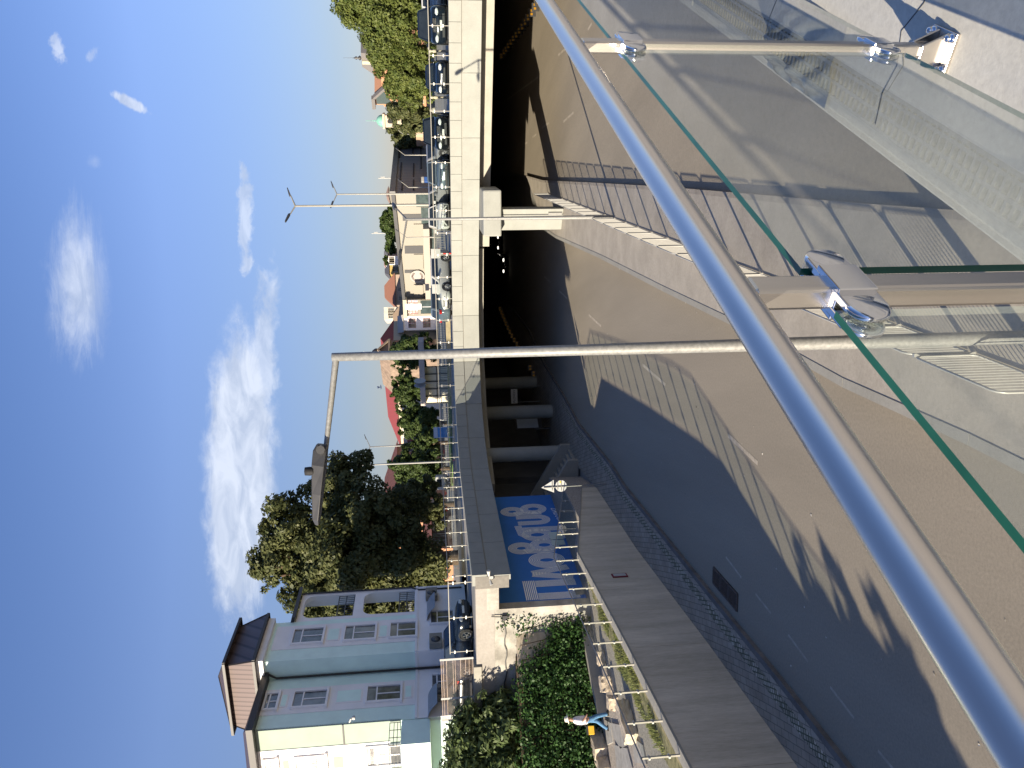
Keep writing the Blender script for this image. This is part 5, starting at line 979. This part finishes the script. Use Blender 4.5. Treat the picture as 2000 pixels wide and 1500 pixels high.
t, a, b, z1 = bld('orange_arcade', 'low orange arcade with dark openings under the big dark tree', 1075, 985, 84, 90, 843, 6, ORANGE, roof=TILE, rh=1.1, rk='ridge', over=.5, win=(1, 6, 1.3, 1.6), wm=mat('dark brown', (.06, .035, .025), .8))
vn = thing('white_van', 'white delivery van parked before the orange house', 'van', D(855, 948, 82)); p0, p1 = D(855, 957, 82), D(855, 931, 82); zt, zb = D(847, 945, 82).z, ZD+.35; mb = MB(); mb.prism([p0[:2], p1[:2], (p1.x, p1.y+2), (p0.x, p0.y+2)], zb, [zt, zt-.25, zt-.25, zt]); build('body', mb, WHITE, vn, bevel=.1); mb = MB()
for x in (p0.x+.35, p1.x-.35): mb = MB(); mb.lathe([(.18, -.12), (.34, -.12), (.34, .1), (.18, .1)], (x, p0.y, ZD+.34), 14, M=Matrix.Rotation(R(90), 4, 'X')); build('wheel', mb, BLACK, vn)
mb = MB(); mb.box((p1.x-.7, p1.y-.01, zt-.6), (.8, .04, .5)); build('window', mb, CARG, vn)
for lab, ya, yb, d, xt, m, rf, rh in (('orange terracotta roofed house above the mall roof', 594, 536, 215, 772, mat('pink render', (.36, .27, .21), .9), mat('terracotta', (.22, .10, .065), .8, var=.12), 3.2), ('small yellow house above the mall roof line', 533, 517, 225, 760, mat('yellow render', (.42, .29, .10), .9), mat('slate roof', (.07, .07, .08), .8), 1.5), ('white top floor with a planted terrace above the mall', 517, 500, 240, 752, WREND, mat('pale flat roof', (.45, .25, .2), .8), .6), ('pale peach house left of the far tree on the skyline', 496, 484, 250, 757, mat('peach render', (.38, .27, .21), .9), mat('slate roof2', (.12, .12, .13), .8), 1.4), ('tall white and concrete tower block on the skyline', 623, 599, 200, 750, mat('raw block', (.52, .47, .40), .9, var=.25, scale=.3), None, 0), ('small tower on the skyline behind the thin lamp post', 382, 366, 260, 759, BEIGE, mat('brown cap', (.25, .17, .13), .8), 1.), ('dark flat roofed house between the tower block and the church', 662, 632, 190, 772, mat('grey block', (.25, .24, .22), .9), None, 0)):
    a, b = D(800, ya, d), D(800, yb, d); house('skyline_house', lab, a, b, 12, ZD, D(xt, (ya+yb)/2, d).z, m, roof=rf, rh=rh, rk=.35, over=.5, win=(4, 3, 1.1, 1.5), group='houses on the skyline')
# canopy pavilion
pa, pb = D(840, 792, 80), D(840, 668, 74); t = thing('canopy', 'flat roofed pale canopy over an underpass entrance in front of the trees', 'canopy', (pa.x, pa.y, ZD)); zt, zb = D(819, 730, 77).z, D(829.5, 730, 77).z; mb = MB(); mb.prism([pa[:2], pb[:2], (pb.x+.8, pb.y+5), (pa.x+.8, pa.y+5)], zb, zt); build('roof', mb, mat('canopy cladding', (.42, .36, .33), .8, var=.05), t)
a, b = D(840, 788, 81.5), D(840, 716, 78); mb = MB(); mb.prism([a[:2], b[:2], (b.x, b.y+.2), (a.x, a.y+.2)], ZD-.5, zb); build('back_wall', mb, mat('corrugated light', (.66, .60, .48), .8, var=.05), t)
mb = MB()
for k in range(6): p = a.lerp(b, k/5); mb.bar((p.x, p.y-.1, ZD-.4), (p.x, p.y-.1, zb), .09, .09)
mb.bar((a.x, a.y-.1, (ZD+zb)/2), (b.x, b.y-.1, (ZD+zb)/2), .07, .07); q = D(840, 690, 75); mb.bar((q.x, q.y, ZD-.2), (q.x, q.y, zb), .1, .1); build('frame', mb, DARKM, t)
lw = MB(); lw.prism([D(860, 950, 72)[:2], D(860, 700, 66)[:2], D(860, 700, 78)[:2], D(860, 950, 84)[:2]], ZD-.02, ZD+.06); struct('plaza_lawn', lw, mat('lawn', (.10, .17, .04), .95, var=.3, scale=1.))
gw_ = thing('graffiti_wall', 'low white wall covered with dark graffiti behind the parked cars', 'wall', D(850, 150, 110)); a, b = D(842, 225, 110), D(842, 84, 104); mb = MB(); mb.prism([a[:2], b[:2], (b.x, b.y+.2), (a.x, a.y+.2)], ZD, D(831, 150, 107).z); build('wall', mb, mat('graffiti', (.06, .06, .05), .8, var=0, scale=3.2, col2=(.36, .345, .29)), gw_)
# mansard house and bell tower on the right
t = house('mansard_house', 'orange house with a dark mansard roof rising over the bright trees', D(800, 208, 165), D(800, 105, 150), 12, ZD, D(745, 160, 158).z, ORANGE, win=(3, 7, .9, 1.6), wm=CREAM)
a, b = D(800, 205, 163), D(800, 158, 157); dv = (b-a).normalized(); dv.z = 0; nv = Vector((-dv.y, dv.x, 0)); zz = D(745, 160, 158).z; mb = MB(); zt_ = D(731, 190, 160).z; mb.add([hz(a, zz-2), hz(b, zz-2), hz(b+nv*8, zz-2), hz(a+nv*8, zz-2), hz(a, zt_), hz(a.lerp(b, .35), zt_), hz(a.lerp(b, .35)+nv*8, zt_), hz(a+nv*8, zt_)], [(0, 1, 5, 4), (1, 2, 6, 5), (2, 3, 7, 6), (3, 0, 4, 7), (4, 5, 6, 7)]); build('gable', mb, ORANGE, t)
mb = MB(); mb.bar(hz(a-nv*.3-dv*.5, zt_+.3), hz(a.lerp(b, .36)-nv*.3, zt_+.3), 1., .7); mb.bar(hz(a.lerp(b, .35)-nv*.3, zt_+.2), hz(b-nv*.3, zz-2), 1., .5); build('gable_roof', mb, mat('grey slate', (.14, .13, .125), .7, var=.15), t)
mb = MB(); w0, w1 = a.lerp(b, .05), a.lerp(b, .42); mb.add([hz(w0-nv*.1, zt_-.3), hz(w1-nv*.1, zt_-.3), hz(w1.lerp(b, .25)-nv*.1, zt_-2), hz(w0-nv*.1, zt_-3.6)], [(0, 1, 2, 3)]); build('gable_window', mb, mat('sky window', (.06, .08, .08), .3, var=.2), t)
m0, m1 = D(800, 146, 153), D(800, 106, 149); zb_, zt_ = D(728, 125, 151).z, D(706, 125, 151).z; P = [m0, m1, m1+nv*7, m0+nv*7]; c_ = sum(P, Vector())/4; mb = MB(); mb.add([hz(p, zb_) for p in P]+[hz(c_.lerp(p, .68), zt_) for p in P], [(0, 1, 5, 4), (1, 2, 6, 5), (2, 3, 7, 6), (3, 0, 4, 7), (4, 5, 6, 7)]); build('mansard_roof', mb, MATS['grey slate'], t); mb = MB(); mb.prism([m0[:2], m1[:2], (m1+nv*7)[:2], (m0+nv*7)[:2]], zz-3, zb_); build('tower_wall', mb, ORANGE, t)
mb = MB(); mb.lathe([(.1, 0), (.5, .4), (.15, .8), (.35, 1.1), (.1, 1.5), (.03, 1.8), (.02, 3.6)], hz(c_.lerp(m0, .3), zt_), 8); build('finial', mb, DARKM, t)
mb = MB(); q0, q1 = m0.lerp(m1, .45)-nv*.0, m0.lerp(m1, .6); mb.prism([(q0+nv*.2)[:2], (q1+nv*.2)[:2], (q1+nv*3)[:2], (q0+nv*3)[:2]], zb_+.4, zb_+2.); build('dormer', mb, CREAM, t)
bt_ = thing('bell_tower', 'cream church bell tower with a green copper dome and arched opening', 'bell tower', D(850, 236, 165)); c_ = D(770, 236, 165); z0, zc1, zc2, zd = ZD, D(779, 236, 165).z, D(750, 236, 165).z, D(735, 236, 165).z; BT = mat('tower cream', (.40, .35, .28), .85, var=.06); mb = MB(); Rz = R(-25)
mb.box((c_.x, c_.y, (z0+zc1)/2), (2.7, 2.7, zc1-z0), rz=Rz); mb.box((c_.x, c_.y, (zc1+zc2)/2), (2.4, 2.4, zc2-zc1), rz=Rz); build('shaft', mb, BT, bt_); mb = MB(); mb.box((c_.x, c_.y, zc1), (3.1, 3.1, .4), rz=Rz); mb.box((c_.x, c_.y, zc2), (3., 3., .45), rz=Rz); build('cornice', mb, CREAM, bt_)
mb = MB(); h = zd-zc2; mb.lathe([(1.25, .2), (1.25, h*.35), (1.05, h*.65), (.6, h*.9), (.12, h), (.12, h+.5), (.05, h+.6), (.04, h+2.2), (0, h+2.3)], (c_.x, c_.y, zc2), 16); build('dome', mb, GREENC, bt_)
for a_ in range(4):
    ang = Rz+R(90)*a_; dx = Vector((math.sin(ang), -math.cos(ang), 0)); pv = Vector((math.cos(ang), math.sin(ang), 0)); zc_ = (zc1+zc2)/2; k = 8; pts = [(-.42, -1.), (.42, -1.), (.42, .4)]+[(.42*math.cos(R(180*i/k)), .4+.42*math.sin(R(180*i/k))) for i in range(1, k)]+[(-.42, .4)]; mb = MB(); o = Vector((c_.x, c_.y, zc_))+dx*1.215; mb.add([o+pv*s+Vector((0, 0, z)) for s, z in pts], [tuple(range(len(pts)))]); build('arch_opening', mb, BLACK, bt_)
bb = thing('cream_wing', 'small peach church wing below the bell tower', 'building', D(850, 262, 160)); a, b = D(830, 268, 160), D(830, 246, 158); mb = MB(); mb.prism([a[:2], b[:2], (b.x, b.y+6), (a.x, a.y+6)], ZD, D(812, 258, 159).z); build('wall', mb, mat('peach', (.38, .28, .19), .9), bb)
for lab, x, y, d in (('thin white mast on the skyline right of the tall lamp', 739, 348, 260), ('cluster antenna mast above the far trees', 726, 456, 270)):
    p = D(x, y, d); t = thing('antenna_mast', lab, 'mast', (p.x, p.y, ZD)); mb = MB(); mb.tube([(p.x, p.y, ZD), (p.x, p.y, p.z)], .14, 6); mb.box((p.x+.3, p.y, p.z-1.5), (.3, .3, 1.4)); build('mast', mb, WHITE, t)
for lab, xa, ya, xb, yb, h in (('long pale block of flats far behind the viewer, left of the sun', -170, -30, -120, -95, 24), ('long block of flats far behind the viewer under the evening sun', -110, -100, -40, -125, 25), ('tall cream block of flats straight behind the viewer', -30, -120, 40, -118, 30), ('grey block of flats behind the viewer on the right', 50, -100, 120, -60, 30)):
    house('horizon_screen_flats', lab, (xb, yb), (xa, ya), 14, -.1, h, CREAM, roof=TILE, rh=1.2, rk=.5, win=(5, 9, 1.6, 1.8), group='blocks of flats behind the viewer')  # unseen flats added to keep the bright horizon out of reflections
# ------------------------------------------------------------------ trees
def ptree(name, label, d, blobs, base, n, size, m, seed, group=None, tr=.25, depth=.8, **k):
    b0 = D(base[0], base[1], d); b0.z = ZD; B = []
    for i, (x, y, r, *e) in enumerate(blobs):
        p = D(x, y, d); rr = r*d/1500; dy = e[0] if e else 0; B.append((p.x-b0.x, dy, p.z-b0.z, rr, rr*depth, rr*(e[1] if len(e) > 1 else .92)))
    return tree(name, label, b0, B, n, size, m, tr, group, seed, **k)
ptree('big_tree', 'huge dark broadleaf tree behind the white building, tallest in the view', 62, [(610, 1080, 70), (560, 1020, 48, -1), (545, 1085, 52), (600, 985, 40, 1), (650, 960, 55, 1), (690, 930, 42, 2), (720, 1000, 62, -2), (690, 1070, 70, -3), (640, 1150, 66, -1), (590, 1150, 42), (520, 1130, 24), (760, 1080, 70, -1), (790, 1010, 50, 1), (740, 1150, 60, 0), (820, 1100, 52, 0), (670, 1200, 50, 1), (740, 1220, 50, 2), (580, 1195, 26, 1), (640, 915, 22, 1), (500, 1110, 20)], (880, 1090), 100000, .23, BIGLEAF, 21, tr=.55, spread=.34, sub=11)
ptree('dark_bush', 'dark rounded tree in front of the big tree by the orange arcade', 74, [(835, 1130, 32), (845, 1160, 26), (825, 1175, 24), (850, 1100, 22), (815, 1150, 22)], (880, 1140), 18000, .2, BIGLEAF, 22)
ptree('street_tree', 'dark small tree between the big tree and the orange house', 70, [(800, 975, 34, 0), (835, 985, 30), (835, 950, 22), (780, 985, 24), (850, 1010, 24)], (880, 985), 20000, .18, BIGLEAF, 23)
SG = 'trees on the square'
ptree('street_tree', 'round sunlit tree between the two lamp posts left of the red hall', 86, [(790, 915, 28), (820, 918, 32), (845, 900, 22), (800, 890, 20), (825, 945, 20), (770, 905, 14), (845, 930, 20)], (870, 915), 26000, .2, MIDLEAF, 24, SG)
ptree('street_tree', 'sunlit tree right of the canopy edge in front of the cream hall', 96, [(800, 832, 22), (820, 822, 26), (840, 835, 22), (790, 815, 16), (835, 812, 16), (780, 795, 12), (848, 810, 14)], (870, 826), 24000, .21, MIDLEAF, 25, SG)
ptree('street_tree', 'light green tree behind the canopy in front of the cream hall', 104, [(785, 770, 20), (800, 755, 20), (775, 745, 14), (812, 775, 20), (800, 790, 16), (825, 760, 20), (790, 735, 16)], (860, 765), 20000, .21, MIDLEAF, 26, SG)
ptree('street_tree', 'dark tree in front of the ornate church', 108, [(785, 690, 22), (805, 680, 26), (775, 712, 16), (815, 700, 24), (800, 668, 16), (840, 685, 18), (770, 690, 12), (830, 660, 14)], (860, 690), 22000, .22, MIDLEAF, 27, SG)
ptree('conifer', 'small dark feathery tree by the grey villa', 92, [(835, 855, 18), (825, 872, 16), (845, 880, 16), (815, 862, 12)], (868, 865), 6000, .26, MIDLEAF, 28)
RG = 'tall sunlit trees at the right'
ptree('tall_tree', 'sunlit broad tree at the right edge behind the twin-grille car', 76, [(700, 0, 46), (745, 10, 50), (690, -50, 60), (790, 5, 44), (740, 55, 42), (690, 30, 26), (780, 55, 40), (820, 20, 30), (825, 60, 24), (760, -50, 60), (668, 5, 18), (840, 40, 16), (842, 10, 18), (842, 65, 14)], (870, 20), 90000, .20, SUNLEAF, 31, RG, sub=12)
ptree('tall_tree', 'sunlit rounded tree in front of the mansard house', 82, [(755, 110, 34), (790, 105, 34), (790, 150, 36), (815, 120, 26), (815, 170, 24), (740, 85, 30), (770, 170, 22), (800, 195, 20), (825, 145, 18), (838, 100, 16), (842, 80, 16), (840, 130, 14), (842, 160, 14), (842, 190, 12)], (868, 140), 60000, .20, SUNLEAF, 32, RG, sub=12)
ptree('dark_tree', 'dark tree under the bell tower', 105, [(785, 222, 26), (805, 215, 24), (810, 240, 22), (775, 205, 18), (820, 225, 20), (795, 248, 14)], (862, 225), 20000, .24, BIGLEAF, 33)
ptree('dark_tree', 'dark hillside tree between the bell tower and the grey mall side', 180, [(775, 256, 18), (790, 262, 22), (800, 275, 24), (768, 245, 14), (782, 280, 16), (785, 200, 20)], (855, 260), 8000, .5, BIGLEAF, 34)
ptree('far_tree', 'far dark green tree on the skyline above the mall roof', 250, [(762, 420, 14), (758, 438, 15), (765, 455, 13), (760, 470, 13), (764, 488, 11), (752, 430, 10), (766, 405, 8)], (800, 445), 7000, .7, MIDLEAF, 35)
ptree('roof_tree', 'planted green bushes on the white terrace above the mall', 236, [(753, 505, 5), (755, 514, 4)], (770, 508), 700, .5, MIDLEAF, 36, limbs=False)
# trees on the left bank, outside the picture, that shade the road
for i, (x, y, h, r, lab) in enumerate(((-14.2, 9.6, 1.5, .7, 'low bush just inside the garden wall left of the frame'), (-15.2, 7.2, 2.0, .8, 'pointed bush behind the low one left of the frame'), (-16.4, 4.6, 2.3, .7, 'tallest pointed bush left of the frame'), (-15.6, 2.6, 1.7, 1.2, 'broad bush nearest the road left of the frame'))):
    tree('bush', lab, (x, y, ZG), [(0, 0, h*.45, r, r, h*.4), (.1, .1, h*.8, r*.45, r*.45, h*.3)], 6000, .17, MIDLEAF, .06, 'garden bushes left of the road', 60+i, cat='bush')
# ------------------------------------------------------------------ the walking person
def skin(name, verts, edges, m, parent, sub=2, root=0):
    me = bpy.data.meshes.new(name); off = parent.location if parent else Vector(); me.from_pydata([tuple(Vector(v[0])-off) for v in verts], edges, []); me.materials.append(m); o = bpy.data.objects.new(name, me); COL.objects.link(o); o.parent = parent
    k_ = o.modifiers.new('skin', 'SKIN'); k_.use_smooth_shade = True; sv = me.skin_vertices[0].data
    for i, v in enumerate(verts): r = v[1]; sv[i].radius = r if isinstance(r, tuple) else (r, r); sv[i].use_root = i == root
    s = o.modifiers.new('sub', 'SUBSURF'); s.levels = sub; s.render_levels = sub
    for p in me.polygons: p.use_smooth = True
    return o
pp = G(1189, 1403, ZG+.02); per = thing('person', 'person in white shirt, jeans and sun hat walking along the garden path', 'person', pp)
fw = Vector((.93, .37, 0)).normalized(); sd_ = Vector((fw.y, -fw.x, 0))          # walking to the right; sd_ = their right hand
H = lambda f, s, z: pp+fw*f+sd_*s+Vector((0, 0, z))
SKN = mat('skin', (.42, .24, .16), .6, var=.05); SHIRT = mat('white striped shirt', (.66, .63, .68), .85, var=.12, scale=9); JEAN = mat('blue jeans', (.07, .17, .30), .85, var=.35, scale=7); HAT = mat('straw hat', (.66, .62, .52), .85, var=.08)
body = [(H(0, 0, .92), .11), (H(0, .0, 1.12), (.125, .105)), (H(.02, 0, 1.36), (.145, .11)), (H(.04, 0, 1.5), (.09, .08)), (H(.06, 0, 1.58), .055), (H(.09, 0, 1.68), .098), (H(.11, 0, 1.76), .08),
    (H(0, .1, .88), .10), (H(.13, .1, .50), .075), (H(.16, .1, .12), .05), (H(0, -.1, .88), .10), (H(-.06, -.1, .50), .075), (H(-.34, -.1, .16), .05),
    (H(.02, .2, 1.44), .07), (H(-.03, .27, 1.17), .05), (H(.18, .27, .98), .036), (H(.25, .26, .95), .03), (H(.02, -.2, 1.44), .07), (H(-.1, -.26, 1.18), .05), (H(-.04, -.28, .95), .036), (H(-.03, -.28, .88), .03)]
ed = [(0, 1), (1, 2), (2, 3), (3, 4), (4, 5), (5, 6), (0, 7), (7, 8), (8, 9), (0, 10), (10, 11), (11, 12), (2, 13), (13, 14), (14, 15), (15, 16), (2, 17), (17, 18), (18, 19), (19, 20)]
bo = skin('body', body, ed, SKN, per)
skin('jeans', [(H(0, 0, .98), (.165, .145)), (H(0, 0, .90), (.16, .14)), (H(.0, .1, .84), .115), (H(.13, .1, .50), .095), (H(.165, .1, .16), .08), (H(0, -.1, .84), .115), (H(-.06, -.1, .50), .095), (H(-.31, -.1, .20), .08), (H(.17, .1, .03), .075), (H(-.40, -.1, .07), .075)], [(0, 1), (1, 2), (2, 3), (3, 4), (1, 5), (5, 6), (6, 7), (4, 8), (7, 9)], JEAN, per)
skin('shirt', [(H(0, 0, .84), (.20, .175)), (H(0, .0, 1.12), (.20, .17)), (H(.015, 0, 1.36), (.23, .175)), (H(.035, 0, 1.52), (.115, .10)), (H(.02, .2, 1.44), .105), (H(-.03, .29, 1.14), .09), (H(.02, -.2, 1.44), .105), (H(-.11, -.28, 1.14), .09)], [(0, 1), (1, 2), (2, 3), (2, 4), (4, 5), (2, 6), (6, 7)], SHIRT, per)
for f, s, z in ((.16, .1, .045), (-.42, -.1, .055)):
    skin('shoe', [(H(f-.08, s, z), .05), (H(f+.06, s, z), .05), (H(f+.17, s, z-.01), .036)], [(0, 1), (1, 2)], BLACK, per)
mb = MB(); T = Matrix.Rotation(R(-8), 4, 'Y'); mb.lathe([(.205, -.005), (.21, .0), (.13, .018), (.118, .03), (.11, .10), (.085, .135), (.03, .145), (0, .146)], H(.10, 0, 1.735), 20, M=T); build('hat', mb, HAT, per)
mb = MB()
for s_ in (.0,):
    mb.tube([H(.17, -.05, 1.50), H(.02, -.17, 1.52), H(-.16, -.08, 1.42), H(-.20, .06, 1.22), H(-.14, .19, 1.02), H(.02, .21, .92)], .014, 6)
build('strap', mb, BLACK, per)
for f, s in ((.25, .26), (-.03, -.28)):      # hands: five short fingers each
    z = .95 if f > 0 else .88
    hv = [(H(f, s, z), .03), (H(f+.02, s, z-.06), .03)]; he = [(0, 1)]
    for i in range(4): hv += [(H(f+.045-.022*i, s+.0, z-.10), .0085), (H(f+.04-.02*i, s-.012, z-.145+.006*abs(i-1)), .0075)]; he += [(1, 2+2*i), (2+2*i, 3+2*i)]
    hv += [(H(f+.055, s-.02, z-.05), .009), (H(f+.065, s-.03, z-.085), .008)]; he += [(1, 10), (10, 11)]
    skin('hand', hv, he, SKN, bo, 1)
c = H(-.40, -.14, .78); yb = thing('bag', 'yellow box bag with a dark top hanging at the back of the walking person', 'bag', c); T = Matrix.Rotation(math.atan2(fw.y, fw.x), 4, 'Z'); mb = MB(); mb.box(c, (.34, .2, .26), M=T); build('bag', mb, mat('yellow fabric', (.72, .42, .03), .7, var=.1), yb, bevel=.02); mb = MB(); mb.box(c+Vector((0, 0, .15)), (.345, .205, .06), M=T); mb.tube([c+fw*.12+Vector((0, 0, .17)), c+fw*.2+Vector((0, 0, .27)), c+fw*.36+Vector((0, 0, .2))], .012, 6); build('flap', mb, DARKM, yb, bevel=.01)
# a few birds and stray leaves
bd_ = thing('bird', 'small pale bird far off in the sky above the red roof', 'bird', D(744, 756, 70)); c = D(744, 756, 70); mb = MB(); mb.tube([c+Vector((-.2, 0, 0)), c, c+Vector((.22, 0, .02))], [.02, .07, .02], 6); mb.add([c, c+Vector((.1, .05, .35)), c+Vector((-.12, .02, .3)), c, c+Vector((.1, -.2, .28)), c+Vector((-.12, -.1, .25))], [(0, 1, 2), (3, 4, 5)]); build('body', mb, WREND, bd_)
ltr = MB()
for _ in range(60):
    y = random.uniform(11, 42); x = random.uniform(-7.2+(y-24)*.12, .6+(y-17)*.3); a = random.uniform(0, 6.28); s_ = random.uniform(.015, .05); ltr.quad((x+math.cos(a)*s_, y+math.sin(a)*s_, .008), (x-math.sin(a)*s_*.6, y+math.cos(a)*s_*.6, .016), (x-math.cos(a)*s_, y-math.sin(a)*s_, .008), (x+math.sin(a)*s_*.6, y-math.cos(a)*s_*.6, .012))
tag(build('litter', ltr, mat('litter', (.07, .05, .035), .9, var=.6, scale=.7, col2=(.55, .52, .45)), fixn=False), 'scattered tiny leaves and scraps on the asphalt', 'litter', kind='stuff')
